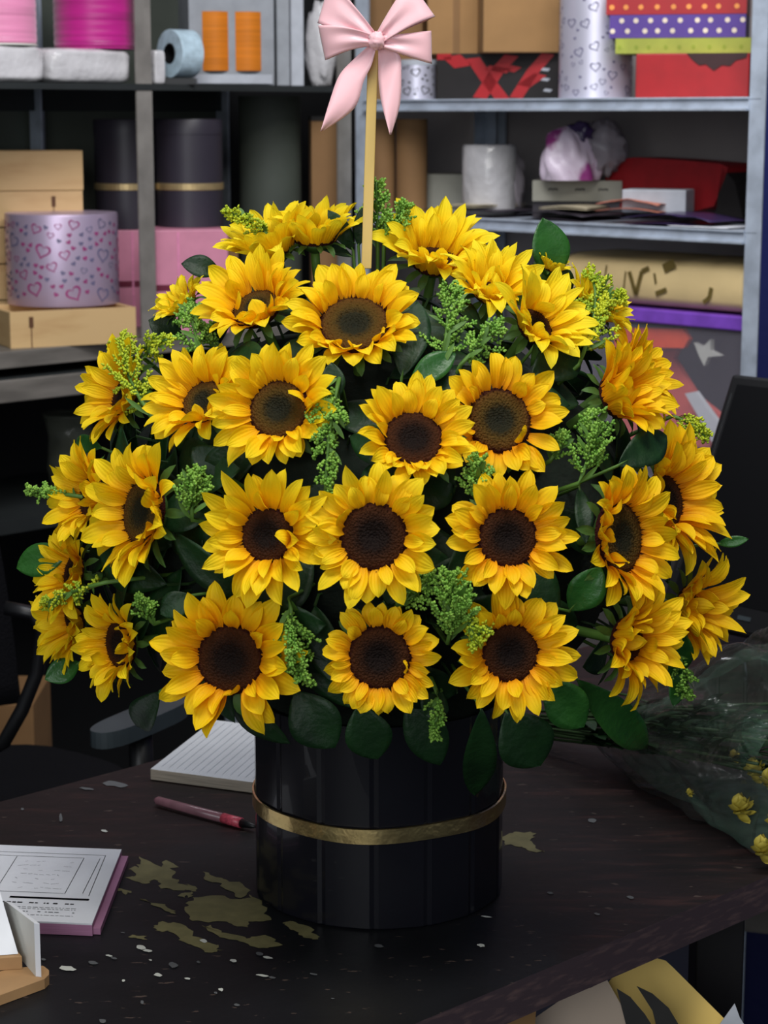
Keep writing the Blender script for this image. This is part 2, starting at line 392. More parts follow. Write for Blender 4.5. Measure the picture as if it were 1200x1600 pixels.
# corner of the walls
CORNER = PB + D1 * WD + NL * WD
b = MB(); b.box(CORNER - D1 * 5, D1 * 5.1, NL * .1, Z * 3.0); struct(b.build('wall_left', 'wall_dark'))
b = MB(); b.box(CORNER, D2 * 4.4, D1 * .1, Z * 3.0); struct(b.build('wall_right', 'wall'))
b = MB(); b.box((-4, -2.5, -.05), (8, 0, 0), (0, 9, 0), (0, 0, .05)); struct(b.build('floor', 'floor'))

b = MB(); b.box(PB + D2 * ((PR(1178, 300) - PB).dot(D2) + .020), D2 * 1.6, D1 * .46, Z * 3.0); struct(b.build('wall_side', 'wall'))

# ------------------------------------------------------------------ left shelving
zLT = PL(228, 131).z
zLB = (PL(0, 548).z + PL(180, 535).z) / 2
zLC = PL(0, 592).z
sA = (PL(228, 300) - PA).dot(D1)
sEnd = (PB - PA).dot(D1)
def LP(s, t, z=0): p = PA + D1 * s + NL * t; return Vector((p.x, p.y, z))
def angle_post(bb, p, ex, ey, z0, z1, w=.034, th=.004, mi=0, far=False):
    bb.box(p + Z * z0, ex * w, ey * th, Z * (z1 - z0), mi); bb.box(p + ey * th + Z * z0 + (ex * (w - th) if far else ex * 0), ex * th, ey * w, Z * (z1 - z0), mi)
ul = thing('shelving_unit', LP(-.4, .2), 'grey steel shelving unit along the left side, holding ribbon spools and black hat boxes', 'shelf', )
s0 = -1.0; s1 = sEnd - .05
for s_, nm in ((s0, None), (sA - .017, 'mid'), (s1, None)):
    b = MB(); angle_post(b, LP(s_, 0), D1, NL, zLC - .045 if nm == 'mid' else 0, 2.1, w=.037, far=True); b.build('post', 'post_dark', ul)
for s_ in (s0, (PL(46, 180, .40) - PA).dot(D1), s1):
    b = MB(); angle_post(b, LP(s_, .40), D1, -NL, zLC if -.99 < s_ < s1 else 0, 2.1, w=.034, th=.005); b.build('rear_post', 'post_light', ul)
for z_ in (zLT, zLC - .02 + .02):
    b = MB(); b.box(LP(s0, .003, z_ - .004), D1 * (s1 - s0), NL * .40, Z * .004); b.box(LP(s0, -.002, z_ - .012), D1 * (s1 - s0), NL * .004, Z * .012)
    b.box(LP(s0, .38, z_ - .05), D1 * (s1 - s0), NL * .004, Z * .046)
    b.build('shelf_board', 'shelf_dark', ul)
b = MB(); b.box(LP(s0, -.004, zLB - .032), D1 * (s1 - s0), NL * .41, Z * .032); b.build('shelf_board', 'rail', ul, bevel=.002)
b = MB(); b.box(LP(s0, -.008, zLC - .045), D1 * (s1 - s0), NL * .012, Z * .042); b.build('rail', 'rail', ul, bevel=.002)
b = MB(); b.box(LP(s0, .41, zLC), D1 * (s1 - s0 + .03), NL * .006, Z * (2.05 - zLC)); b.build('back_panel', 'panel_dark', ul)
zLL = PL(90, 775, .15).z
b = MB(); b.box(LP(s0, 0, zLL - .025), D1 * (s1 - s0), NL * .40, Z * .025); b.build('shelf_board', 'shelf_dark', ul)

def zat(px, py, p): return on_y(px, py, p.y).z
def cyl_item(P, x0, x1, t, z0, ytop):
    """centre and size of an upright round thing spanning photo columns x0..x1 standing at unit depth t on height z0"""
    c = P((x0 + x1) / 2, ytop, t); r = (x1 - x0) / 2 * zf(c) / FPX
    return Vector((c.x, c.y, z0)), r, c.z - z0
def box_item(P, x0, x1, ytop, t, z0, depth, yaw):
    """front-left bottom corner, edge vectors"""
    p0 = P(x0, ytop, t); d = Vector((math.cos(yaw), math.sin(yaw), 0)); n = Vector((-math.sin(yaw), math.cos(yaw), 0))
    lo, hi = 0, 3
    for _ in range(40):
        mid = (lo + hi) / 2
        if px_x(p0 + d * mid) < x1: lo = mid
        else: hi = mid
    return Vector((p0.x, p0.y, z0)), d * lo, n * depth, Z * (p0.z - z0)
YL = PI / 2 - A46      # yaw of things squared up to the left shelving
YR = -A46              # yaw of things squared up to the right shelving

def heart_pts(n=22):
    o = []
    for i in range(n):
        a = 2 * PI * i / n
        o.append((16 * math.sin(a) ** 3 / 17, (13 * math.cos(a) - 5 * math.cos(2 * a) - 2 * math.cos(3 * a) - math.cos(4 * a)) / 17))
    return o
HP = heart_pts()
def hearts_on_cyl(bb, c, r, h, n, size, rng, mi0, mi1, a0=-PI, a1=0.0):
    placed = []; tries = 0
    while len(placed) < n and tries < 4000:
        tries += 1
        a = rng.uniform(a0, a1); z = rng.uniform(size, h - size); k = rng.choice([1, 1, .7, .45, .3, .3]) * size
        if any(math.hypot((a - q[0]) * r, z - q[1]) < (k + q[2]) * 1.15 for q in placed): continue
        placed.append((a, z, k)); rot = rng.uniform(-.6, .6); mi = rng.choice([mi0, mi0, mi1])
        vs = []
        for f in ((1, .74) if k > .4 * size else (1, .2)):
            for x, y in HP:
                X = (x * math.cos(rot) - y * math.sin(rot)) * k * f; Y = (x * math.sin(rot) + y * math.cos(rot)) * k * f
                aa = a + X / r; rr = r + .0006
                vs.append(Vector((c[0] + rr * math.cos(aa), c[1] + rr * math.sin(aa), c[2] + z + Y)))
        m = len(HP)
        bb.add(vs, [(i, (i + 1) % m, m + (i + 1) % m, m + i) for i in range(m)], mi)
rng = random.Random(3)

# top shelf, left: spools of ribbon on wrapped packs
def pack(x0, x1, ytop, t, z0, depth, yaw, P, label, matn='clear_wrap', cat='pack'):
    c, e1, e2, e3 = box_item(P, x0, x1, ytop, t, z0, depth, yaw)
    mb = MB(); ctr = c + e1 / 2 + e2 / 2 + e3 / 2
    sx, sy, sz = e1.length / 2, e2.length / 2, e3.length / 2
    u1, u2 = e1.normalized(), e2.normalized()
    def fn(u, v):
        a = 2 * PI * u; q = PI * v
        ca, sa, cq, sq = math.cos(a), math.sin(a), math.cos(q), math.sin(q)
        sg = lambda x, e=.28: math.copysign(abs(x) ** e, x)
        k = 1 + .05 * noise.noise(Vector((ca * 3, sa * 3, cq * 4 + x0)))
        d = Vector((sg(sq) * sg(ca), sg(sq) * sg(sa), sg(cq)))
        p = ctr + u1 * d.x * sx * min(k, 1) + u2 * d.y * sy * k * .97 + Z * d.z * sz
        return p
    mb.grid(fn, 48, 20)
    return tag(mb.build('wrapped_pack', matn, smooth=True, weld=True), label, cat), c.z + e3.z
zt = zLT
_, zp1 = pack(-40, 76, 68, .03, zt, .16, YL, PL, 'white plastic-wrapped pack under the pale pink ribbon spool')
_, zp2 = pack(79, 212, 73, .03, zt, .16, YL, PL, 'white plastic-wrapped pack under the magenta ribbon spool')
def spool(x0, x1, t, z0, h, m, label):
    c, r, _ = cyl_item(PL, x0, x1, t, z0, 30)
    root = thing('ribbon_spool', c, label, 'ribbon spool')
    mb = MB(); mb.lathe(c, [(r * .98, .003), (r, .01)] + [(r * (1 + .006 * math.sin(i * 1.9)), .01 + (h - .02) * i / 40) for i in range(41)] + [(r, h - .01), (r * .98, h - .003)], 48)
    mb.build('wound_ribbon', m, root, smooth=True)
    for zz in (0, h - .003):
        mb = MB(); mb.lathe(c + Z * zz, [(r * 1.01, 0), (r * 1.01, .003)], 48); mb.build('flange', 'offwhite' if m != 'magenta' else 'magenta', root)
spool(-60, 56, .10, zp1, .2, 'pink_satin', 'large spool of pale pink satin ribbon at the upper left corner')
spool(84, 213, .11, zp2, .2, 'magenta', 'large spool of magenta satin ribbon beside the pale pink one')
# tape roll
c = PL(281, 55, .03); r = 37 * zf(c) / FPX
vd = (Vector((c.x, c.y, 0)) * -1).normalized(); ax = (vd + Vector((-1.3, 0, 0))).normalized()
q = ax.to_track_quat('Z', 'Y').to_matrix()
c = Vector((c.x, c.y, zt + r * 1.02 + .012))
root = thing('tape_roll', (c.x, c.y, zt), 'roll of clear tape standing on edge on the top left shelf', 'tape')
mb = MB(); wd = .05
mb.lathe(c, [(r * .42, -wd / 2), (r, -wd / 2), (r, wd / 2), (r * .42, wd / 2), (r * .42, -wd / 2)], 40, M4=q)
mb.build('wound_tape', 'tape_side', root, bevel=.001)
mb = MB(); mb.lathe(c, [(r * .36, -wd / 2 - .001), (r * .42, -wd / 2 - .001), (r * .42, wd / 2 + .001), (r * .36, wd / 2 + .001), (r * .36, -wd / 2 - .001)], 40, M4=q); mb.build('core', 'black_plastic', root)
mb = MB(); mb.box(Vector((c.x - .03, c.y - .03, zt)), (.06, 0, 0), (0, .06, 0), (0, 0, .012)); mb.build('rest_block', 'black_plastic', root)
pack(242, 259, 78, .02, zt, .03, YL, PL, 'narrow white wrapped pack beside the grey shelf post', 'clear_wrap')
# yarn box with orange windows
c, e1, e2, e3 = box_item(PL, 294, 428, -12, .10, zt, .12, YL * .35)
root = thing('yarn_box', c, 'grey box with two orange wound balls behind its windows', 'box')
mb = MB(); mb.box(c, e1, e2, e3); mb.build('body', 'grey_card', root, bevel=.002)
n = -e2.normalized(); u = e1.normalized(); W = e1.length; H = e3.length
for a in (.155, .54):
    mb = MB()
    x0 = a * W; ww = .30 * W
    def fn(uu, vv, x0=x0, ww=ww):
        an = PI * uu
        return c + u * (x0 + ww * uu) + n * (.001 + .012 * math.sin(an)) + Z * (.16 * H + .64 * H * vv)
    mb.grid(fn, 10, 8); mb.build('orange_ball', 'orange', root, smooth=True)
mb = MB(); mb.box(c + u * .05 * W + n * .016 + Z * .02 * H, u * W * .9, n * .001, Z * H * .10); mb.build('label_strip', 'light_grey_card', root)
for x0, x1, m_, lb in ((431, 452, 'grey_card', 'slim dark silver-grey carton right of the yarn box'), (453, 474, 'light_grey_card', 'slim pale grey carton beside the plastic bag')):
    c, e1, e2, e3 = box_item(PL, x0, x1, -15, .04, zt, .14, .1)
    mb = MB(); mb.box(c, e1, e2, e3); tag(mb.build('slim_carton', m_, bevel=.002), lb, 'box')
c, r, h = cyl_item(PL, 476, 528, .05, zt, 10)
mb = MB(); mb.blob(c + Z * h * .5, (r, r * .8, h * .55), .25, 3, 4, flat=zt + .001); tag(mb.build('plastic_bag', 'clear_wrap', smooth=True, weld=True), 'crumpled clear plastic bag at the right end of the top left shelf', 'plastic bag')

# middle shelf, left
zm = zLB
c, e1, e2, e3 = box_item(PL, 15, 212, 488, .03, zm, .17, YL * .6)
cr0 = c
def crate(c, e1, e2, e3, label, rows=1, knots=()):
    root = thing('wooden_crate', c, label, 'crate')
    u = e1.normalized(); v = e2.normalized(); H = e3.length; g = .003
    for i in range(rows):
        h = (H - g * (rows - 1)) / rows
        for k, (p, d, l, nn) in enumerate(((c, u, e1.length, v), (c + e2 - v * .009, u, e1.length, v), (c + v * .009, v, e2.length - .018, u), (c + e1 - u * .009 + v * .009, v, e2.length - .018, u))):
            mb = MB(); mb.box(p + Z * (i * (h + g)), d * l, nn * .009, Z * h)
            if k == 0:
                for (kx, kw) in knots:
                    mb.box(p + d * l * kx - nn * .0006 + Z * (i * (h + g)), d * kw, nn * .0006, Z * h * .8, 1)
                    mb.box(p + d * (l * kx - kw * 1.5) - nn * .0008 + Z * (i * (h + g) + h * .55), d * kw * 4, nn * .0008, Z * h * .3, 1)
            mb.build('slat', ['wood', 'wood_dark'], root, bevel=.0015)
    mb = MB(); mb.box(c + u * .01 + v * .01 + Z * .002, u * (e1.length - .02), v * (e2.length - .02), Z * .006); mb.build('base_board', 'wood', root)
    return root
crate(c, e1, e2, e3, 'low pale pine crate under the heart-printed hat box', 1, ((.16, .0022),))
zc = c.z + e3.z
c, r, h = cyl_item(PL, 8, 183, .13, zc, 332)
root = thing('heart_hat_box', c, 'round lilac hat box printed with magenta heart outlines, standing on the pine crate', 'hat box')
mb = MB(); mb.lathe(c, [(r * .995, 0), (r, .002), (r, h * .97), (r * .99, h)], 64); hearts_on_cyl(mb, c, r, h, 130, .017, rng, 1, 2, -PI * 1.1, .1)
mb.build('body', ['heart_bg', 'heart_ink', 'heart_ink_g'], root, smooth=False); smooth_angle(root.children[0])
# stacked crates behind
c, e1, e2, e3 = box_item(PL, -60, 129, 300, .27, zm, .10, YL * .4)
crate(c, e1, e2, e3, 'pine crate standing behind the heart-printed hat box', 4, ((.75, .002),))
zc2 = c.z + e3.z
c2, f1, f2, f3 = box_item(PL, -60, 129, 236, .27, zc2 + .001, .10, YL * .4)
crate(c2, f1, f2, f3, 'pale pine crate, topmost of the stack at the left edge', 1)
# pink boxes carrying the black hat boxes
def hatbox_band(c, r, h, zb, root, n=48):
    mb = MB(); mb.lathe(c, [(r, 0), (r * 1.0, h - .03), (r * 1.015, h - .03), (r * 1.015, h - .002), (r * 1.0, h)], n); o = mb.build('body', 'charcoal', root); smooth_angle(o)
    mb = MB(); mb.lathe(c + Z * zb, [(r * 1.002, 0), (r * 1.02, .001), (r * 1.02, .013), (r * 1.002, .014)], n); mb.build('gold_band', 'gold_dull', root, smooth=False); 
for x0, x1, t, lb in ((180, 262, .20, 'pink gift box with maroon band, left of the post'), (242, 356, .04, 'pink gift box with maroon band, right of the grey post')):
    c, e1, e2, e3 = box_item(PL, x0, x1, 360, t, zm, .16, YL * .3)
    root = thing('pink_gift_box', c, lb, 'gift box')
    mb = MB(); mb.box(c, e1, e2, e3); mb.build('body', 'pink_card', root, bevel=.002)
    u = e1.normalized(); v = e2.normalized()
    mb = MB(); mb.box(c - v * .001 - u * .001 + Z * e3.z * .42, e1 + u * .002, e2 + v * .002, Z * .012); mb.build('band', 'maroon', root)
    mb = MB(); mb.box(c - v * .0015 + e1 * .3, u * .004, v * .001, e3 * .98); mb.build('ribbon_edge', 'pink_satin', root)
    zpk = c.z + e3.z
    if x0 == 180:
        cc, r, h = cyl_item(PL, 146, 250, .25, zpk + .001, 186)
        rt = thing('black_hat_box', cc, 'black round hat box with gold band, half hidden behind the shelf post', 'hat box')
    else:
        cc, r, h = cyl_item(PL, 243, 347, .115, zpk + .001, 186)
        rt = thing('black_hat_box', cc, 'black round hat box with gold band, right of the grey shelf post', 'hat box')
    hatbox_band(cc, r, h, zat((x0 + x1) / 2, 296, cc) - cc.z, rt)
c, e1, e2, e3 = box_item(PL, 345, 372, 362, .05, zm, .12, YL * .3)
mb = MB(); mb.box(c, e1, e2, e3); tag(mb.build('small_carton', 'card_dark', bevel=.002), 'narrow brown carton right of the pink gift box', 'box')
c, e1, e2, e3 = box_item(PL, 486, 534, 186, .08, zm, .08, .1)
root = thing('tall_carton', c, 'tall brown cardboard carton at the right end of the left shelving', 'box')
mb = MB(); mb.box(c, e1, e2, e3); mb.build('body', 'card_dark', root, bevel=.002)
mb = MB(); mb.box(c - e2.normalized() * .002 + Z * (e3.z - .004), e1, e2, Z * .01); mb.build('flap', 'black_ink', root)
# dark rolls standing at the back of bay two
c, r, h = cyl_item(PL, 372, 470, .2, zm, 150)
mb = MB(); mb.lathe(c, [(r * .3, 0), (r, .002), (r, h), (r * .3, h), (r * .3, h * .8)], 40); tag(smooth_angle(mb.build('paper_roll', 'panel_dark')), 'dark green wrapping paper roll standing in the shadow behind the bouquet top', 'paper roll')
# hanging clear bag behind left bay
c, r, h = cyl_item(PL, 86, 146, .33, zc2, 190)
# glass jar on the lower shelf
c, r, h = cyl_item(PL, 66, 150, .18, zLL, 648)
root = thing('glass_vase', c, 'cloudy glass vase on the dark lower left shelf', 'vase')
mb = MB(); mb.lathe(c, [(r * .6, 0), (r * .75, .006), (r * .9, h * .3), (r * .8, h * .7), (r * .95, h), (r * .9, h), (r * .75, h * .7), (r * .82, h * .3), (r * .6, .012), (.001, .012)], 32); mb.build('bowl', 'glass', root, smooth=True)
mb = MB(); mb.lathe(c + Z * h, [(r * .92, -.004), (r * .99, -.002), (r * .99, .004), (r * .9, .004)], 32); mb.build('rim', 'glass', root, smooth=True)

# ------------------------------------------------------------------ right shelving
zR1 = PR(1170, 153).z; zR2 = PR(1165, 362).z; zR3 = PR(1165, 640).z - .18
sR1 = (PR(1178, 300) - PB).dot(D2)
def RP(s, t, z=0): p = PB + D2 * s + D1 * t; return Vector((p.x, p.y, z))
ur = thing('shelving_unit', RP(.5, .2), 'pale galvanised steel shelving unit on the right, stacked with boxes, bags and a purple-lidded tub', 'shelf')
b = MB(); angle_post(b, RP(0, .0), D2, D1, 0, 2.1, w=.034); b.build('post', 'post_light', ur)
b = MB(); angle_post(b, RP(sR1 + .018, .0), -D2, D1, 0, 2.1, w=.034, far=True); b.build('post', 'post_light', ur)
b = MB(); angle_post(b, RP(0, .40), D2, -D1, 0, 2.1, w=.034); b.build('rear_post', 'post_light', ur)
b = MB(); angle_post(b, RP(sR1 + .018, .40), -D2, -D1, 0, 2.1, w=.034); b.build('rear_post', 'post_light', ur)
sm = (PR(785, 220, .395) - PB).dot(D2)
b = MB(); angle_post(b, RP(sm, .38), D2, D1, 0, 2.1, w=.02); b.build('middle_post', 'post_light', ur)
for z_, th in ((zR1, .022), (zR2, .022), (zR3, .024)):
    b = MB(); b.box(RP(.005, .0, z_ - .004), D2 * (sR1 + .005), D1 * .40, Z * .004)
    b.box(RP(.03, -.003, z_ - th), D2 * (sR1 - .045), D1 * .003, Z * th)
    b.box(RP(.03, -.012, z_ - th), D2 * (sR1 - .045), D1 * .009, Z * .005)
    b.box(RP(.03, -.008, z_ - .002), D2 * (sR1 - .045), D1 * .008, Z * .004)
    b.build('shelf_board', 'post_light', ur, bevel=.0008)
b = MB(); b.box(RP(-.44, .41, .05), D2 * (sR1 + .46), D1 * .006, Z * 2.0); b.build('back_panel', 'panel_right', ur)

# top shelf, right unit
c, e1, e2, e3 = box_item(PR, 575, 660, -30, .05, zR1, .20, -.35)
root = thing('cardboard_box', c, 'tall brown cardboard box directly behind the pink bow', 'box')
mb = MB(); mb.box(c, e1, e2, e3); mb.build('body', 'card_dark', root, bevel=.002)
mb = MB(); mb.box(c + e1 * .45 - e2.normalized() * .001 + Z * .01, e1.normalized() * .003, e2.normalized() * .001, e3 * .9); mb.build('seam', 'wood_dark', root)
c, r, h = cyl_item(PR, 622, 682, .06, zR1, 96)
root = thing('heart_tin', c, 'small round white tin with dark heart print, below the bow', 'tin')
mb = MB(); mb.lathe(c, [(r, 0), (r, h)], 40); hearts_on_cyl(mb, c, r, h, 22, .011, rng, 1, 1, -PI, 0); mb.build('body', ['heart_bg_w', 'black_ink'], root); smooth_angle(root.children[0])
mb = MB(); mb.lathe(c + Z * h, [(r * 1.02, -.008), (r * 1.02, .003), (r * .98, .003)], 40); mb.build('lid', 'light_grey_card', root)
# black box with red print
c, e1, e2, e3 = box_item(PR, 683, 872, 84, .05, zR1, .17, -.28)
root = thing('printed_box', c, 'low black box with red brush-stroke print under a brown carton', 'box')
u = e1.normalized(); v = e2.normalized(); W = e1.length; H = e3.length
mb = MB(); mb.box(c, e1, e2, e3)
def stroke(mb, pts, wd, mi):
    for (x0, y0), (x1, y1) in zip(pts, pts[1:]):
        a = Vector((x1 - x0, y1 - y0, 0)).normalized(); q_ = Vector((-a.y, a.x, 0)) * wd / 2
        cs = [Vector((x0, y0, 0)) - q_, Vector((x1, y1, 0)) - q_, Vector((x1, y1, 0)) + q_, Vector((x0, y0, 0)) + q_]
        mb.add([c + u * min(max(p.x, 0), 1) * W + Z * min(max(p.y, 0), 1) * H - v * .0008 for p in cs], [(0, 1, 2, 3)], mi)
stroke(mb, [(0, .95), (.12, .95), (.22, .72)], .16, 1)
stroke(mb, [(.30, .9), (.42, .45), (.55, .02)], .12, 1)
stroke(mb, [(.62, .95), (.50, .62), (.36, .05)], .12, 1)
stroke(mb, [(.42, .7), (.6, .62), (.66, .72)], .10, 1)
stroke(mb, [(.92, .98), (.80, .62), (.66, .05)], .11, 1)
stroke(mb, [(.72, .3), (.86, .55)], .12, 1)
for x, y in ((.9, .66), (.9, .45), (.92, .22)):
    stroke(mb, [(x - .03, y), (x + .03, y - .02)], .06, 2)
mb.build('body', ['black_ink', 'red', 'light_grey_card'], root)
zb = c.z + e3.z
# brown carton on top, corner towards the camera
c, e1, e2, e3 = box_item(PR, 756, 876, -60, .045, zb, .13, .05)
root = thing('cardboard_box', c, 'brown taped cardboard box on top of the black and red box', 'box')
mb = MB(); mb.box(c, e1, e2, e3); mb.build('body', 'card', root, bevel=.002)
c, e1, e2, e3 = box_item(PR, 668, 753, -60, .06, zb, .12, -.12)
root = thing('cardboard_box', c, 'brown cardboard box between the bow and the taped box', 'box')
mb = MB(); mb.box(c, e1, e2, e3); mb.build('body', 'card', root, bevel=.002)
mb = MB(); mb.box(c + e1 * .48 - e2.normalized() * .0008, e1.normalized() * .014, e2.normalized() * .0008, e3 * .95); mb.build('tape', 'card_dark', root)
# heart cylinder
c, r, h = cyl_item(PR, 876, 992, .09, zR1, -60)
root = thing('heart_gift_tube', c, 'tall white gift tube printed with small dark hearts and rings', 'gift tube')
mb = MB(); mb.lathe(c, [(r, 0), (r, h)], 56); hearts_on_cyl(mb, c, r, h, 95, .011, rng, 1, 1, -PI, 0); mb.build('body', ['heart_bg_w', 'heart_ink_g'], root); smooth_angle(root.children[0])
mb = MB(); mb.lathe(c + Z * h, [(r * 1.02, -.02), (r * 1.02, .004), (r * .98, .004)], 56); mb.build('lid', 'light_grey_card', root)
# red box and gift bags
c, e1, e2, e3 = box_item(PR, 994, 1172, 84, .02, zR1, .15, -.30)
root = thing('red_box', c, 'bright red box with a dark scalloped ornament at its top edge', 'box')
mb = MB(); mb.box(c, e1, e2, e3); mb.build('body', 'red', root, bevel=.002)
u = e1.normalized(); v = e2.normalized(); W = e1.length; H = e3.length
mb = MB(); pts = [(.45, 1), (.50, .86), (.56, .74), (.62, .76), (.69, .62), (.76, .74), (.83, .72), (.88, .84), (.97, .9), (.98, 1)]
mb.prism([c + u * x * W + Z * H * y - v * .0025 for x, y in pts], v * .002); mb.build('ornament', 'maroon_dark', root)
zz = c.z + e3.z + .001
for x0, x1, y0, y1, m_, dm, lb in ((962, 1174, 57, 80, 'lime', 'dot_g', 'lime green patterned gift bag, folded flat at the bottom of the bag pile'),
                                   (953, 1166, 19, 54, 'purple', 'dot_c', 'purple folded gift bag with cream dots in the pile'),
                                   (948, 1168, -22, 15, 'red', 'dot_o', 'red folded gift bag with orange dots on top of the pile')):
    c, e1, e2, e3 = box_item(PR, x0, x1, y0, .015, zz, .15, -.22)
    hgt = (y1 - y0) * zf(c) / FPX
    u = e1.normalized(); v = e2.normalized(); W = e1.length
    mb = MB()
    mb.box(c, e1, e2, Z * hgt)
    nd = 9
    for i in range(nd):
        for row in ((.3, .75) if m_ != 'lime' else (.4,)):
            x = W * (i + .5 + (.25 if row > .5 else -.2)) / nd + rng.uniform(-.003, .003); y = hgt * row; rr = .0048 if m_ != 'lime' else .004
            mb.add([c + u * (x + rr * math.cos(a)) + Z * (y + rr * math.sin(a)) - v * .0006 for a in [k * PI / 5 for k in range(10)]], [tuple(range(10))], 1)
    tag(mb.build('gift_bag', [m_, dm]), lb, 'gift bag', 'dotted gift bags on the red box')
    zz += hgt + .001

# second shelf, right unit
for x0, x1, y0, t, lb in ((578, 618, 186, .06, 'brown cardboard tube standing just right of the stick'), (619, 668, 186, .09, 'wider brown cardboard tube beside the thinner one')):
    c, r, h = cyl_item(PR, x0, x1, t, zR2, y0)
    mb = MB(); mb.lathe(c, [(r, 0), (r, h), (r * .85, h), (r * .85, h - .03), (.001, h - .03)], 32); tag(smooth_angle(mb.build('cardboard_tube', 'card_dark')), lb, 'tube')
c, e1, e2, e3 = box_item(PR, 648, 726, 272, .12, zR2 + .02, .14, -.1)
mb = MB(); mb.box(c - Z * .02, e1, e2, e3 + Z * .02); tag(mb.build('flat_carton', 'grey_box', bevel=.002), 'low grey-pink carton left of the white wrapped roll', 'box')
zbase = zR2
c, r, h = cyl_item(PR, 722, 808, .12, zbase, 226)
root = thing('wrapped_roll', c, 'white plastic-wrapped roll in the middle of the second right shelf', 'roll')
mb = MB(); mb.lathe(c, [(r * .96, 0), (r, .006), (r * .99, h * .5), (r, h - .006), (r * .95, h)], 40); mb.build('roll', 'clear_wrap', root, smooth=True)
mb = MB(); mb.blob(c + Vector((r * .75, .01, h * .45)), (r * .55, r * .6, h * .5), .3, 3, 9, flat=zbase + .002); mb.build('loose_wrap', 'bag_clear', root, smooth=True)
# papers lying along the shelf front
def sheet(P0, l, w_, yaw, z0, th, m_, name, label, cat='paper', bend=.0, grp=None):
    d = Vector((math.cos(yaw), math.sin(yaw), 0)); n = Vector((-d.y, d.x, 0)); sd = P0.x * 50
    mb = MB()
    mb.grid(lambda u, v: Vector((P0.x, P0.y, z0 + th)) + d * l * u + n * w_ * v + Z * (bend * (math.sin(PI * u) * .7 + .5 * abs(noise.noise(Vector((u * 3, v * 2, sd)))))), 12, 5)
    mb.grid(lambda u, v: Vector((P0.x, P0.y, z0)) + d * l * u + n * w_ * (1 - v) + Z * (bend * (math.sin(PI * u) * .5)), 12, 5)
    return tag(mb.build(name, m_, smooth=True, solid=.001), label, cat, grp)
p = PR(662, 335, .03); sheet(p, .20, .22, YR, zR2, .012, 'paper_dark', 'folded_paper', 'dark folded wrapping paper behind the top sunflowers', bend=.004)
p = PR(700, 338, .02); sheet(p, .07, .16, YR, zR2 + .020, .004, 'cream', 'paper_sheet', 'olive cream paper sheet on the dark folded paper at the left of the shelf')
p = PR(805, 342, .02); sheet(p, .16, .20, YR + .1, zR2, .010, 'paper_dark', 'folded_paper', 'dark folded paper in front of the grey-green box', bend=.008)
p = PR(842, 338, .03); sheet(p, .10, .12, YR + .3, zR2 + .022, .003, 'cream', 'paper_sheet', 'cream paper strip poking out below the grey-green box', bend=.004)
p = PR(968, 350, .01); sheet(p, .21, .12, YR, zR2, .012, 'violet_dark', 'foil_wrap', 'dark violet foil lying at the shelf front below the red bag', bend=.014)
p = PR(1042, 365, .0); sheet(p, .13, .10, YR, zR2, .004, 'white', 'paper_sheet', 'white paper on the front edge at the right end of the shelf')
c, e1, e2, e3 = box_item(PR, 832, 972, 282, .09, zR2 + .034, .12, -.18)
root = thing('grey_box', Vector((c.x, c.y, zR2)), 'long grey-green box with small printing under the plastic bag', 'box')
mb = MB(); mb.box(Vector((c.x, c.y, zR2 + .034)), e1, e2, e3); 
u = e1.normalized(); v = e2.normalized()
for x in (.18, .48, .74):
    for k in range(5): mb.box(c + u * (e1.length * x + k * .004) + e3 * (.52 + .03 * (k % 2)) - v * .0006, u * .003, v * .0005, Z * .004, 1)
mb.build('body', ['grey_box', 'black_ink'], root, bevel=.001)
mb = MB(); mb.box(Vector((c.x, c.y, zR2)) + v * .01, e1, e2, Z * .034); mb.build('tray', 'paper_dark', root)
zg = c.z + e3.z
cc = PR(905, 230, .13)
root = thing('shopping_bag', Vector((cc.x, cc.y, zg)), 'knotted white plastic bag with pink and purple printing on the grey-green box', 'plastic bag')
mb = MB()
def fbag(u, v):
    a = 2 * PI * u; rr = .058 * (1 - v) ** .55 * (1 - .25 * (1 - v) ** 3) + .012 * min(1, (1 - v) * 8)
    rr *= 1 + .13 * math.sin(a * 5 + v * 4) * (.3 + v) + .18 * noise.noise(Vector((math.cos(a) * 2, math.sin(a) * 2, v * 3)))
    return Vector((cc.x - .015 - .012 * v + rr * math.cos(a), cc.y + rr * .75 * math.sin(a), zg + .002 + .105 * v))
mb.grid(fbag, 60, 24); mb.build('bag_body', 'bag', root, smooth=True)
mb = MB(); mb.blob(Vector((cc.x + .002, cc.y, zg + .093)), (.024, .02, .022), .5, 3, 5); mb.build('knot', 'violet_dark', root, smooth=True, weld=True)
mb = MB(); mb.blob(Vector((cc.x + .05, cc.y + .02, zg + .065)), (.045, .04, .048), .5, 3, 8, flat=zg + .001); mb.build('loose_top', 'bag_clear', root, smooth=True, weld=True)
# long white box and red bag
c, e1, e2, e3 = box_item(PR, 972, 1072, 296, .05, zR2 + .03, .08, -.35)
mb = MB(); mb.box(Vector((c.x, c.y, zR2 + .022)), e1, e2, e3 + Z * .008); tag(mb.build('flat_carton', 'light_grey_card', bevel=.002), 'flat pale grey carton in front of the red bag', 'box')
p = PR(930, 316, .02); sheet(p, .13, .08, YR + .25, zR2 + .024, .012, 'peach', 'tissue_bundle', 'crumpled peach tissue paper in front of the grey-green box', bend=.012)
cc = PR(1052, 290, .20)
root = thing('red_bag', Vector((cc.x, cc.y, zR2)), 'dark red soft bag slumped on the second right shelf', 'bag')
mb = MB(); k_ = zf(cc) / FPX
pts = [(952, 252), (990, 246), (1060, 250), (1125, 256), (1138, 262), (1128, 290), (1115, 322), (1085, 330), (1040, 326), (985, 326), (950, 322), (945, 285)]
pl = [on_plane(x, y, cc, D1) for x, y in pts]
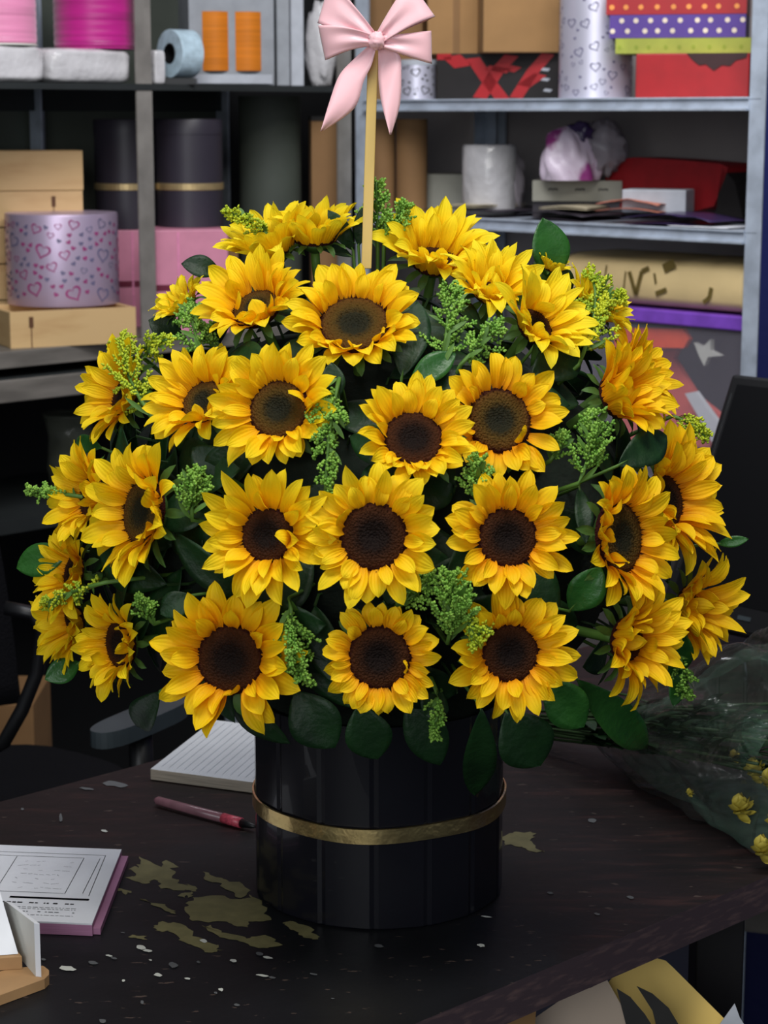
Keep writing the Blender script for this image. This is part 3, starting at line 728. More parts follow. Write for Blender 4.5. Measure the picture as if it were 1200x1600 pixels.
mb.prism(pl, D1 * .09); mb.build('body', 'red_dark', root, bevel=.012, smooth=True)
mb = MB(); mb.prism([on_plane(x, y, cc + D1 * .0, D1) for x, y in ((1128, 262), (1148, 285), (1162, 345), (1118, 340), (1122, 300))], D1 * .08); mb.build('side_gusset', 'black_ink', root, bevel=.006)

# third level: kraft parcel on the purple-lidded tub
c, e1, e2, e3 = box_item(PR, 905, 1164, 470, .03, zR3, .30, YR)
tub = thing('storage_tub', c, 'clear plastic storage tub with a purple lid and orange-red papers inside', 'tub')
u = e1.normalized(); v = e2.normalized(); W = e1.length; H = e3.z - .03
mb = MB(); th_ = .002
mb.box(c, e1, v * th_, Z * H); mb.box(c + e2 - v * th_, e1, v * th_, Z * H); mb.box(c, u * th_, e2, Z * H); mb.box(c + e1 - u * th_, u * th_, e2, Z * H); mb.box(c, e1, e2, Z * th_)
mb.build('body', 'clear_box', tub)
mb = MB(); mb.box(c - u * .006 - v * .006 + Z * H, e1 + u * .012, e2 + v * .012, Z * .026); mb.build('lid', 'purple_lid', tub, bevel=.003)
def tub_sheet(pts, dv, m_, name, label):
    mb = MB(); P0 = c + v * dv
    mb.prism([on_plane(x, y, P0, v) for x, y in pts], v * .012)
    tag(mb.build(name, m_, bevel=.001), label, 'paper')
tub_sheet([(960, 512), (1066, 514), (1076, 530), (1068, 544), (960, 542)], .008, 'orange_red', 'folded_card', 'orange-red folded card near the lid inside the tub')
tub_sheet([(960, 545), (1060, 545), (1052, 560), (1090, 620), (1128, 650), (1120, 700), (960, 690)], .05, 'salmon', 'folded_card', 'large salmon card inside the clear tub')
tub_sheet([(1070, 615), (1086, 612), (1118, 656), (1140, 690), (1120, 705), (1096, 660)], .012, 'white', 'folded_card', 'slanted white card inside the tub beside the monitor')
tub_sheet([(1084, 535), (1098, 542), (1110, 530), (1110, 548), (1126, 556), (1106, 558), (1100, 572), (1092, 556)], .012, 'offwhite', 'paper_star', 'small white crumpled paper star inside the tub')
# parcel
zpz = c.z + e3.z - .003
c, e1, e2, e3 = box_item(PR, 880, 1162, 394, .03, zpz, .22, YR)
u = e1.normalized(); v = e2.normalized(); W = e1.length; H = e3.z
mb = MB()
def fnp(a, q_):
    # rounded soft parcel
    an = 2 * PI * q_; sg = lambda x: math.copysign(abs(x) ** .45, x)
    y = .5 + .5 * sg(math.cos(an)); z = .5 + .5 * sg(math.sin(an))
    k = 1 - .06 * noise.noise(Vector((a * 6, y * 2, z)))
    return c + u * W * a + v * .22 * (1 - y) + Z * H * z * min(k, 1)
mb.grid(fnp, 40, 28)
mb.add([fnp(0, i / 28) for i in range(28)], [tuple(range(28))]); mb.add([fnp(1, i / 28) for i in range(28)], [tuple(range(28))[::-1]])
def pstroke(pts, wd):
    for (x0, y0), (x1, y1) in zip(pts, pts[1:]):
        a = Vector((x1 - x0, (y1 - y0) * H / W, 0)).normalized(); q_ = Vector((-a.y, a.x * W / H, 0)) * wd / 2
        cs = [Vector((x0, y0, 0)) - q_, Vector((x1, y1, 0)) - q_, Vector((x1, y1, 0)) + q_, Vector((x0, y0, 0)) + q_]
        mb.add([c + u * p.x * W + Z * p.y * H - v * .0022 for p in cs], [(0, 1, 2, 3)], 1)
pstroke([(.36, .35), (.37, .7)], .008); pstroke([(.39, .7), (.43, .25), (.46, .72)], .02); pstroke([(.46, .72), (.5, .8)], .02)
pstroke([(.22, .6), (.25, .5), (.26, .8)], .008); pstroke([(.54, .5), (.53, .7)], .012); pstroke([(.54, .3), (.6, .4)], .02); pstroke([(.8, .2), (.83, .3), (.84, .5)], .02)
pstroke([(.58, .8), (.64, .93)], .04)
tag(mb.build('kraft_parcel', ['kraft', 'kraft_p'], smooth=True, weld=True), 'long gold-brown wrapped parcel with dark print lying on the purple lid', 'parcel')

# ------------------------------------------------------------------ desk
P0 = on_z(700, 1578); P0.z = .75
A_ = math.radians(46.6)
E1 = Vector((math.sin(A_), math.cos(A_), 0)); E2 = Vector((-math.cos(A_), math.sin(A_), 0))
dw = (on_z(120, 1221) - P0).dot(E2)
def DK(px, py, h=0): return on_z(px, py, .75 + h)
desk = thing('desk', P0 - Z * .75, 'worn black-painted wooden desk with peeling patches carrying the bouquet', 'desk')
mb = MB(); TT = .036
a0, a1 = -.60, 1.42
o = P0 + E1 * a0 - Z * TT
mb.box(o, E1 * (a1 - a0), E2 * dw, Z * TT, 0)
for i in (0, 2, 3, 4, 5): mb.m[i] = 1
rj = random.Random(11)
def jag(poly, amt, sub=3):
    out = []
    for i in range(len(poly)):
        a = Vector((*poly[i], 0)); b_ = Vector((*poly[(i + 1) % len(poly)], 0))
        for k in range(sub):
            t = k / sub; p = a.lerp(b_, t); out.append((p.x + rj.uniform(-amt, amt) * 1.6, p.y + rj.uniform(-amt, amt) * .6))
    return out
patches = [
 [(197, 1370), (216, 1368), (207, 1357), (213, 1352), (228, 1352), (216, 1337), (245, 1352), (262, 1346), (273, 1353), (267, 1366), (283, 1381), (300, 1384), (310, 1392), (293, 1391), (263, 1388), (250, 1385), (246, 1373), (228, 1380), (213, 1378)],
 [(290, 1413), (300, 1403), (347, 1400), (375, 1407), (392, 1398), (410, 1408), (413, 1425), (425, 1437), (392, 1441), (385, 1450), (350, 1440), (310, 1440), (292, 1430)],
 [(240, 1448), (255, 1441), (280, 1443), (300, 1456), (318, 1470), (340, 1478), (346, 1486), (330, 1490), (310, 1480), (285, 1470), (265, 1456), (245, 1453)],
 [(315, 1445), (335, 1447), (350, 1458), (385, 1465), (420, 1460), (440, 1478), (400, 1482), (365, 1470), (340, 1460)],
 [(436, 1440), (460, 1437), (490, 1455), (498, 1465), (485, 1468), (465, 1458), (445, 1448)],
 [(180, 1383), (203, 1393), (195, 1396), (178, 1390)],
 [(315, 1363), (340, 1370), (375, 1380), (395, 1393), (380, 1402), (360, 1395), (345, 1380), (325, 1375)],
 [(785, 1310), (800, 1300), (830, 1300), (838, 1310), (825, 1315), (850, 1330), (840, 1333), (820, 1325), (800, 1320), (787, 1320)],
 [(215, 1402), (240, 1410), (275, 1424), (270, 1427), (235, 1414)], [(200, 1462), (225, 1464), (228, 1467), (205, 1466)], [(282, 1396), (300, 1394), (298, 1400), (285, 1400)]]
for k, pl in enumerate(patches):
    j = jag(jag(pl, 3.6, 3), 1.1, 2); mb.add([DK(x, y, .0003 + k * .00002) for x, y in j], [tuple(range(len(j)))[::-1]], 2)
chips = [(105, 1513, 14, 5), (145, 1504, 8, 3), (220, 1480, 8, 5), (230, 1485, 8, 2.5), (270, 1507, 8, 5), (247, 1523, 7, 3), (293, 1529, 5, 2), (178, 1497, 6, 2), (170, 1493, 6, 1.5), (365, 1501, 6, 3), (592, 1478, 9, 3), (752, 1477, 7, 3), (318, 1470, 7, 3), (405, 1490, 7, 3),
 (418, 1496, 9, 2), (410, 1524, 10, 2), (425, 1527, 6, 2), (588, 1445, 12, 1.3), (345, 1546, 4, 3), (370, 1570, 5, 2.5), (163, 1298, 5, 2), (180, 1225, 20, 5), (925, 1282, 8, 4), (665, 1436, 9, 1.3), (193, 1532, 3, 2), (490, 1522, 7, 2), (760, 1432, 9, 1.5),
 (235, 1500, 3, 1.5), (337, 1551, 3, 2), (160, 1595, 6, 4), (222, 1566, 3, 3), (310, 1503, 3, 2), (520, 1560, 3, 1), (860, 1395, 5, 2), (985, 1402, 6, 3), (135, 1232, 12, 2), (95, 1278, 3, 8), (35, 1264, 3, 2), (68, 1499, 4, 2), (152, 1456, 3, 1), (192, 1457, 4, 1), (933, 1428, 5, 2)]
for k, (x, y, rx, ry) in enumerate(chips):
    n_ = 11; vs = [(x + rx * math.cos(i * 2 * PI / n_) * rj.uniform(.7, 1.1), y + ry * math.sin(i * 2 * PI / n_) * rj.uniform(.6, 1.1) + .12 * rx * math.cos(i * 2 * PI / n_)) for i in range(n_)]
    mb.add([DK(a, q_, .0008) for a, q_ in vs], [tuple(range(n_))[::-1]], 4 if (k % 3 == 1 or k > 28 or (x, y) == (180, 1225)) else 3)
mb.build('desktop', ['desk', 'desk_edge', 'olive_paint', 'chip', 'chip_grey'], desk)
legs = [on_z(1122, 1452, .714)]
s_leg = 0
while px_x(P0 + E1 * s_leg + E2 * .10 - Z * .036) < 1122: s_leg += .002
for s_, t_ in ((s_leg, .10), (-.52, .10), (1.34, .10), (-.52, dw - .1), (s_leg, dw - .1), (1.34, dw - .1)):
    p = P0 + E1 * s_ + E2 * t_
    mb = MB(); mb.box(Vector((p.x - .025, p.y - .025, 0)), (.05, 0, 0), (0, .05, 0), (0, 0, .75 - TT)); mb.build('leg', 'leg_dark', desk, bevel=.002)

# ------------------------------------------------------------------ hat box with the bouquet
BX = Vector((-.005, 1.905, .75)); BR = .1215
box = thing('hat_box', BX, 'glossy black round hat box with a gold band, holding the sunflowers', 'hat box')
mb = MB(); NF = 15; zT = .195
prof_n = NF * 12; A0 = math.radians(-92)
def fr(a):
    x = ((a - A0) * NF / (2 * PI)) % 1; d = min(x, 1 - x); loc_ = (x - .5) * 2 * PI / NF
    flat_ = BR * math.cos(PI / NF) / math.cos(loc_)
    return BR * .5 + flat_ * .5 - (.0016 if d < .04 else 0)
def ring(z, k=1): return [Vector((BX.x + fr(2 * PI * i / prof_n + A0) * k * math.cos(2 * PI * i / prof_n + A0), BX.y + fr(2 * PI * i / prof_n + A0) * k * math.sin(2 * PI * i / prof_n + A0), BX.z + z)) for i in range(prof_n)]
N2 = prof_n
rings = [ring(0, .985), ring(.002), ring(.05), ring(.1), ring(.15), ring(zT), ring(zT, .97), ring(.14, .97)]
vs = [p for r_ in rings for p in r_]
fs = [(i * N2 + j, i * N2 + (j + 1) % N2, (i + 1) * N2 + (j + 1) % N2, (i + 1) * N2 + j) for i in range(len(rings) - 1) for j in range(N2)]
mb.add(vs, fs + [tuple(range(N2))[::-1]])
smooth_angle(mb.build('body', 'black_gloss', box), .16)
pb = on_y(592, 1306, BX.y - BR).z - BX.z
mb = MB(); zb0 = pb - .0075
vs = []
for dz, k in ((0, 1.004), (.0005, 1.018), (.0145, 1.018), (.015, 1.004)):
    for j in range(96):
        a = 2 * PI * j / 96; wob = .0009 * math.sin(a * 5 + 1); kk = BR * k * (1 + .004 * math.sin(a * 7) + .004 * math.sin(a * 3 + 1))
        vs.append(Vector((BX.x + kk * math.cos(a), BX.y + kk * math.sin(a), BX.z + zb0 + dz + wob)))
mb.add(vs, [(i * 96 + j, i * 96 + (j + 1) % 96, (i + 1) * 96 + (j + 1) % 96, (i + 1) * 96 + j) for i in range(3) for j in range(96)])
smooth_angle(mb.build('gold_band', 'gold', box), .5)

# ------------------------------------------------------------------ bouquet geometry
EC = Vector((-.005, 1.905, 1.085)); ER = Vector((.302, .275, .275))
def on_dome(px, py, k=1.0):
    r = ray(px, py); s_ = Vector((1 / (ER.x * k), 1 / (ER.y * k), 1 / (ER.z * k)))
    o_ = CAM - EC; O = Vector((o_.x * s_.x, o_.y * s_.y, o_.z * s_.z)); D = Vector((r.x * s_.x, r.y * s_.y, r.z * s_.z))
    a = D.dot(D); b_ = O.dot(D); c_ = O.dot(O) - 1; q_ = b_ * b_ - a * c_
    t = (-b_ - math.sqrt(q_)) / a if q_ > 0 else -b_ / a
    return CAM + r * t
mb = MB(); mb.blob(EC + Vector((0, 0, .03)), (.242, .21, .178), .10, 4, 3)  # foam ball enlarged above the box, near-black to paint shade into the gaps
mb.lathe(Vector((BX.x, BX.y, BX.z + .05)), [(BR * .93, 0), (BR * .93, .17)], 32)
tag(mb.build('foam_shade_fill', 'foam', smooth=True), 'dark green floral foam in the hat box, swollen and darkened to put shade between stems', 'floral foam')

def petal(mb, o_, ax, tan, nrm, L, W, lift, curl, twist, cup, rnd, steps=9):
    """ax outward, tan sideways, nrm facing"""
    pos = o_.copy(); rows = []
    th = lift
    ph = rnd.uniform(0, 9)
    for i in range(steps + 1):
        t = i / steps
        th = lift - curl * t * t
        d = ax * math.cos(th) + nrm * math.sin(th)
        up = nrm * math.cos(th) - ax * math.sin(th)
        if i: pos = pos + d * (L / steps)
        wv = W * max(.015, (.30 + .70 * math.sin(PI * min(1, t * 1.25) * .5)) * (1 - t ** 3.4) ** .75 * (1 if t < .98 else .0))
        tw = twist * t; sd = tan * math.cos(tw) + up * math.sin(tw); uu = up * math.cos(tw) - tan * math.sin(tw)
        row = []
        for j in range(7):
            v = (j - 3) / 3
            z_ = cup * abs(v) ** 1.6 * wv * (1 - .25 * t) + .055 * wv * math.cos(v * PI * 2) + .0006 * math.sin(ph + t * 8 + v * 2)
            row.append(pos + sd * v * wv + uu * z_)
        rows.append(row)
    k = len(rows)
    mb.add([p for r_ in rows for p in r_], [(i * 7 + j, (i + 1) * 7 + j, (i + 1) * 7 + j + 1, i * 7 + j + 1) for i in range(k - 1) for j in range(6)], 0,
           [(i / (k - 1), j / 6) for i in range(k) for j in range(7)])

def sunflower(i, cx, cy, disc, R, a, b_, label, k=1.0, dm='disc_dark', pm='petal', lift=.42, fold=3, dy=0, grp=None):
    rnd = random.Random(100 + i)
    c = on_dome(cx, cy, k); s_ = zf(c) / FPX
    c_ = math.sqrt(max(.0, 1 - a * a - b_ * b_)); N_ = (CR * a + CU * b_ - CF * c_).normalized()
    rd = disc * s_; RR = R * s_
    X = CU.cross(N_).normalized(); Y = N_.cross(X).normalized()      # Y: picture-up within the flower plane
    root = thing('sunflower', c - N_ * .012, label, 'sunflower', grp or 'sunflowers in the bouquet')
    # disc
    mb = MB(); n_ = 48; prof = [(0.0, .14), (.12, .15), (.25, .17), (.4, .185), (.55, .19), (.7, .18), (.82, .15), (.92, .10), (1.0, .01), (1.02, -.1)]
    vs = []; uv = []
    for (r_, z_) in prof:
        for j in range(n_):
            an = 2 * PI * j / n_
            z2 = z_ * .75 - (.13 * math.exp(-(r_ / .35) ** 2))
            vs.append(c + (X * math.cos(an) + Y * math.sin(an)) * r_ * rd + N_ * z2 * rd); uv.append((r_ * .93, j / n_))
    mb.add(vs, [(q * n_ + j, q * n_ + (j + 1) % n_, (q + 1) * n_ + (j + 1) % n_, (q + 1) * n_ + j) for q in range(len(prof) - 1) for j in range(n_)], 0, uv)
    # ring of florets: little cones by golden angle
    for q in range(240):
        rr = math.sqrt((q + .5) / 240); an = q * 2.39996
        if rr < .42: continue
        hgt = (.045 + .11 * max(0, rr - .72) / .28) * rd * rnd.uniform(.5, 1.3) * (1 if rr > .8 else .45)
        base = c + (X * math.cos(an) + Y * math.sin(an)) * rr * rd + N_ * (.13 - .17 * max(0, rr - .75) / .25) * rd
        od = X * math.cos(an) + Y * math.sin(an); td = N_.cross(od); sz = .032 * rd
        tipv = base + N_ * hgt + od * (hgt * .35 * (rr > .85)) + N_ * (.02 * rd)
        mb.add([base - td * sz - od * sz, base + td * sz - od * sz, base + td * sz + od * sz, base - td * sz + od * sz, tipv], [(0, 1, 4), (1, 2, 4), (2, 3, 4), (3, 0, 4)], 0, [(rr * .97, 0)] * 5)
    mb.build('disc', dm, root, smooth=True)
    # petals
    mb = MB()
    face = c_
    n1 = rnd.choice([15, 16, 17])
    for layer in range(3):
        n2 = n1 if layer < 2 else rnd.choice([6, 8, 9])
        for j in range(n2):
            an = 2 * PI * (j + (.5 if layer == 1 else 0) + rnd.uniform(-.34, .34)) / n2
            od = X * math.cos(an) + Y * math.sin(an); td = N_.cross(od)
            down = max(0, -math.sin(an))                      # towards the picture-bottom
            tiltf = math.hypot(a, b_)
            base = c + od * rd * (.96 - .03 * layer) + N_ * (-.06 + .05 * layer) * rd
            L = (RR - rd * .9) * rnd.uniform(.80, 1.13) * (1.04, .98, .74)[layer]
            L /= max(.74, math.cos(lift))
            W = rnd.uniform(.15, .205) * RR * (1, .95, .8)[layer]
            lf = lift + (.18 + .16 * min(1, tiltf / .5)) + (-.08, .14, .40)[layer] + rnd.uniform(-.14, .16)
            cur = rnd.uniform(.2, 1.05)
            # petals on the side facing down or towards the camera roll inwards over the disc
            near = max(0, -(od.dot(CU) * b_ + od.dot(CR) * a) / (tiltf + 1e-6)) if tiltf > .1 else 0
            if near > .5 and tiltf > .3:
                lf += .45 * tiltf * near; cur = rnd.uniform(.2, 1.6); L *= 1 - .20 * near
            if rnd.random() < .035 * fold and layer >= 1:
                lf += rnd.uniform(.45, .8); cur = -rnd.uniform(.1, .8); L *= .78
            elif rnd.random() < .07: cur = rnd.uniform(1.0, 1.8)
            petal(mb, base, od, td, N_, L, W, lf, cur, rnd.uniform(-.8, .8), rnd.uniform(.1, .6), rnd)
    mb.build('petals', pm, root, smooth=True)
    # sepals and receptacle
    mb = MB()
    for j in range(13):
        an = 2 * PI * (j + rnd.uniform(-.2, .2)) / 13; od = X * math.cos(an) + Y * math.sin(an); td = N_.cross(od)
        petal(mb, c + od * rd * .85 - N_ * .1 * rd, od, td, N_, RR * rnd.uniform(.38, .52), .085 * RR, .1, rnd.uniform(.2, 1.2), 0, .2, rnd, 5)
    q3 = Matrix((X, Y, N_)).transposed()
    mb.lathe(c, [(rd * .12, -rd * .75), (rd * .35, -rd * .6), (rd * .8, -rd * .32), (rd * 1.0, -rd * .06)], 16, M4=q3)
    mb.build('sepals', 'sepal', root, smooth=True)
    st = c - N_ * rd * .7; en = EC + (c - EC) * .35 + Vector((0, 0, -.02)); md_ = st - N_ * .035
    pts = []
    for q in range(9):
        t = q / 8; pts.append(st * (1 - t) ** 2 + md_ * 2 * t * (1 - t) + en * t * t)
    mb = MB(); mb.tube(pts, .0045, 8); mb.build('stem', 'stem', root, smooth=True)
    return root

O_, D_ = 'disc_olive', 'disc_dark'
FL = [
 (593, 1027, 50, 90, .0, -.03, 'small sunflower at the bottom centre, facing straight ahead just above the black box', 1.05, D_, 'petal_o', .30, 1),
 (584, 838, 54, 108, -.02, .06, 'central sunflower facing the camera, right above the small bottom-centre one', 1.04, D_, 'petal', .34, 2),
 (360, 1030, 55, 116, -.22, -.02, 'large sunflower at the lower left of centre, hanging over the white notebook', 1.04, D_, 'petal_o', .40, 3),
 (797, 1020, 47, 102, .16, .0, 'sunflower with open dark disc at the lower right, left of the green leaf cluster', 1.03, D_, 'petal_o', .36, 1),
 (793, 840, 48, 100, .12, .06, 'round open sunflower immediately right of the central one', 1.02, D_, 'petal_o', .36, 0),
 (418, 836, 44, 106, -.26, .06, 'sunflower immediately left of the central one with its left petals swept wide', 1.02, D_, 'petal', .46, 1),
 (646, 686, 48, 98, .10, .40, 'upward-tilted sunflower just above and right of the central one', 1.0, D_, 'petal', .42, 3),
 (780, 657, 52, 103, .16, .16, 'big dark-disced sunflower in the upper right middle', .98, O_, 'petal_o', .36, 1),
 (436, 640, 49, 106, -.22, .22, 'big olive-disced sunflower in the upper left middle', .99, O_, 'petal', .42, 2),
 (554, 508, 57, 108, -.03, .56, 'wide sunflower with a large olive disc, centre of the second row from the top', .98, O_, 'petal', .46, 2),
 (318, 628, 38, 92, -.42, .42, 'upturned sunflower left of the big olive-disced one', .98, O_, 'petal', .48, 2),
 (400, 482, 40, 96, -.30, .62, 'upturned sunflower left of the wide-disced one, with petals folded over its centre', .97, O_, 'petal', .5, 4),
 (678, 408, 36, 98, .12, .72, 'sunflower at the very top right of the stick, seen nearly from the side', .95, D_, 'petal_l', .62, 1),
 (766, 458, 26, 82, .16, .66, 'half-closed sunflower with a tiny dark centre, below the top right one', .97, D_, 'petal_l', .62, 3),
 (836, 510, 32, 90, .50, .44, 'sunflower facing upper right, under the large upright oval leaf', .97, D_, 'petal_l', .6, 3),
 (428, 392, 34, 80, -.35, .84, 'sunflower seen from the side at the top left, below the feathery goldenrod', .90, D_, 'petal_l', .75, 1),
 (492, 372, 34, 74, .0, .90, 'topmost sunflower just left of the stick, its disc turned to the ceiling', .88, D_, 'petal_l', .75, 1),
 (286, 476, 24, 52, -.60, .66, 'small back sunflower peeking out at the upper left edge', .92, D_, 'petal_l', .6, 1),
 (196, 618, 36, 88, -.76, .28, 'sideways sunflower on the left edge under the yellow-green goldenrod', .97, D_, 'petal', .55, 1),
 (224, 800, 54, 114, -.76, .10, 'large sunflower facing left with a tall oval dark disc', .99, O_, 'petal', .46, 0),
 (142, 776, 34, 84, -.80, .12, 'sideways sunflower on the far left behind the large left-facing one', .97, D_, 'petal', .5, 1),
 (115, 896, 30, 78, -.80, .15, 'sideways sunflower on the far left, over the leaf at the left edge', .97, D_, 'petal', .5, 1),
 (116, 968, 30, 80, -.80, -.16, 'lowest sideways sunflower at the left edge', .97, D_, 'petal', .55, 1),
 (188, 1006, 40, 84, -.76, -.04, 'sunflower at the lower left with a narrow dark disc slit', 1.0, D_, 'petal', .5, 1),
 (925, 482, 30, 66, .66, .62, 'partly hidden back sunflower under the goldenrod at the upper right', .90, D_, 'petal_l', .6, 1),
 (960, 622, 34, 88, .70, .34, 'rolled-up sunflower at the right shoulder of the bouquet', .98, D_, 'petal_o', .85, 4),
 (985, 588, 30, 80, .78, .40, 'back sunflower behind the rolled-up one on the right shoulder', .93, D_, 'petal_o', .6, 1),
 (968, 840, 58, 112, .74, .06, 'large sunflower facing right with a tall oval disc', 1.0, O_, 'petal_o', .44, 1),
 (1040, 782, 44, 112, .72, .16, 'sideways sunflower on the far right behind the large right-facing one', .93, D_, 'petal_o', .5, 1),
 (1074, 946, 30, 92, .76, -.06, 'lowest sideways sunflower at the right edge beside the monitor', .98, D_, 'petal_o', .62, 2),
 (980, 1000, 36, 94, .66, -.06, 'half-rolled sunflower at the lower right above the wrapped bundle', 1.0, D_, 'petal_o', .68, 3),
 (858, 418, 16, 34, .45, .80, 'tiny yellow sunflower top beside the upright oval leaf', .93, D_, 'petal_l', .8, 1),
]
for i, (cx, cy, dsc, R, a, b_, lb, k, dm, pm, lf, fd) in enumerate(FL):
    sunflower(i, cx, cy, dsc, R, a, b_, lb, k, dm, pm, lf, fd)

# ------------------------------------------------------------------ leaves
def blade(mb, p0, p1, W, nrm, bend, rnd, fold=.18, wav=.02):
    ax = (p1 - p0); L = ax.length; ax.normalize(); sd = ax.cross(nrm).normalized(); up = sd.cross(ax).normalized(); ph = rnd.uniform(0, 6)
    def fn(u, v):
        w_ = W * (math.sin(PI * u ** 1.05) ** .8 if 0 < u < 1 else 0.0); x = (v - .5) * 2
        return p0 + ax * L * u + sd * x * w_ + up * (bend * L * math.sin(PI * u) + fold * abs(x) * w_ + wav * L * math.sin(ph + u * 7 + x) * .35)
    mb.grid(fn, 12, 6)
def leaf(i, bx, by, tx, ty, wpx, kb, kt, label, m_='leaf', bend=.06, grp='broad leaves in the bouquet'):
    rnd = random.Random(500 + i)
    p0 = on_dome(bx, by, kb); p1 = on_dome(tx, ty, kt); s_ = zf(p1) / FPX
    nr = ((CAM - p1).normalized() + (p1 - EC).normalized() * .6).normalized()
    root = thing('broad_leaf', p0, label, 'leaf', grp)
    mb = MB(); blade(mb, p0, p1, wpx * s_ / 2, nr, bend, rnd); mb.build('blade', m_, root, smooth=True, solid=.0004)
    e = EC + (p0 - EC) * .62
    mb = MB(); mb.tube([p0.lerp(p1, .5) - nr * .0012 + nr * bend * (p1 - p0).length * .93, p0.lerp(p1, .2) - nr * .001 + nr * bend * (p1 - p0).length * .55, p0, (p0 + e) / 2 - Z * .004, e], [.0006, .001, .0014, .0016, .0018], 6); mb.build('stalk', 'stem', root, smooth=True)
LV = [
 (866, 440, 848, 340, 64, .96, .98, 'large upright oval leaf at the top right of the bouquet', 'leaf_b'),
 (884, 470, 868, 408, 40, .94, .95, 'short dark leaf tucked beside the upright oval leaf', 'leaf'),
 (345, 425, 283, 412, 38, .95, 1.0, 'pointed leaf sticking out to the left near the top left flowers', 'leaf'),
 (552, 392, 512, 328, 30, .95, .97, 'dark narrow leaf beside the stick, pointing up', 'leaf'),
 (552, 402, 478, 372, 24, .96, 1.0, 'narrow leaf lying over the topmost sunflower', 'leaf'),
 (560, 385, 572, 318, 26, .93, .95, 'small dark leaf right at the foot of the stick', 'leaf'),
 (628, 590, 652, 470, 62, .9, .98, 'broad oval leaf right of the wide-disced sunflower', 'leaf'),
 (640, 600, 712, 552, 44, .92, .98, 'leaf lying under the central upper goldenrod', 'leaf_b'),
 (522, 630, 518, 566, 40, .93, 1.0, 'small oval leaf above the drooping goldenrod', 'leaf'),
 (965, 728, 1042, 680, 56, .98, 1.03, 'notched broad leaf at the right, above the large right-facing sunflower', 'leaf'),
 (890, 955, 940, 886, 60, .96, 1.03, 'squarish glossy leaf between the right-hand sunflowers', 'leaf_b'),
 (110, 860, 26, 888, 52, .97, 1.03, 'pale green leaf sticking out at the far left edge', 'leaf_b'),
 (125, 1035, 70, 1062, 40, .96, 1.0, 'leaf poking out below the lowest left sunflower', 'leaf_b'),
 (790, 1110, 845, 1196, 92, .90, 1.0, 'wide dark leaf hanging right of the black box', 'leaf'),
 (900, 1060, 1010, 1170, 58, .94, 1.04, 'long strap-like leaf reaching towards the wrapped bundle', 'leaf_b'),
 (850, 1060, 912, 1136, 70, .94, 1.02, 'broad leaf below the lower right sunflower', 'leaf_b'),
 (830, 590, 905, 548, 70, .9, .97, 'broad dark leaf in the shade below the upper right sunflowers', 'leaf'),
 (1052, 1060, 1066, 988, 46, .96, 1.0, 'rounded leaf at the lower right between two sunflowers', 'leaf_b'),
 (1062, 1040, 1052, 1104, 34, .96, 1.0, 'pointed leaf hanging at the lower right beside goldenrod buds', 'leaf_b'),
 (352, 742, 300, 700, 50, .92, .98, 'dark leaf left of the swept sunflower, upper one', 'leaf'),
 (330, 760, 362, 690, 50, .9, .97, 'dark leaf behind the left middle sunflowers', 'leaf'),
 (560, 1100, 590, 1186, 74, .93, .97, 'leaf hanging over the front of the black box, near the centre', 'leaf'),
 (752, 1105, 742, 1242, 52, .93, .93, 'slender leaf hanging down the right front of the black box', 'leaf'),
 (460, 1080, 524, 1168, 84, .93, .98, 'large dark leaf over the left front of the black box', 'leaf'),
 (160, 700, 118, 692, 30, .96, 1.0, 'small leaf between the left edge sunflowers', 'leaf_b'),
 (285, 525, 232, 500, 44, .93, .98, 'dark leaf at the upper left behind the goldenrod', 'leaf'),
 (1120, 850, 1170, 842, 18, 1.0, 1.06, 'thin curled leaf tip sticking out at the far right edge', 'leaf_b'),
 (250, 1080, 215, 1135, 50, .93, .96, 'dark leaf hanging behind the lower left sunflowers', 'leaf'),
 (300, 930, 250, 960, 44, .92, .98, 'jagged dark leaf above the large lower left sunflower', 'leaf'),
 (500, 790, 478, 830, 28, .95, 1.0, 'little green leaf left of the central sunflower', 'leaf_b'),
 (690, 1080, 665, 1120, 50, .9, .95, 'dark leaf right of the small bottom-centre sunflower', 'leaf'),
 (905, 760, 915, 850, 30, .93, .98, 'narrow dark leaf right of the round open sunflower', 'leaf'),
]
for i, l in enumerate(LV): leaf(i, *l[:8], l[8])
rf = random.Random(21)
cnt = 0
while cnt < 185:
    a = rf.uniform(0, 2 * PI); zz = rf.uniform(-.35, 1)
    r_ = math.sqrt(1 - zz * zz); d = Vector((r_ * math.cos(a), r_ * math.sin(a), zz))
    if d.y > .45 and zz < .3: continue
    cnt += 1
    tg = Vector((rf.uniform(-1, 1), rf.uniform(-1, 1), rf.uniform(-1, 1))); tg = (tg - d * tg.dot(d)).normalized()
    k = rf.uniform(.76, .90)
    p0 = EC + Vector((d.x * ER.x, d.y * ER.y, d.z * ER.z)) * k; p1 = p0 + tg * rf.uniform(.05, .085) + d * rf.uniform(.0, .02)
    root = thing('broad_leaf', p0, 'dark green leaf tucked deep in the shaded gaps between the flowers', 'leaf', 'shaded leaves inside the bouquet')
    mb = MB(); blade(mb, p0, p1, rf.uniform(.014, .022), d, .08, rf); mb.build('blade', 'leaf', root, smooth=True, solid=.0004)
    mb = MB(); mb.tube([p0, p0 - d * .02 - tg * .005, p0 - d * .05], .0013, 5); mb.build('stalk', 'stem_dark', root)

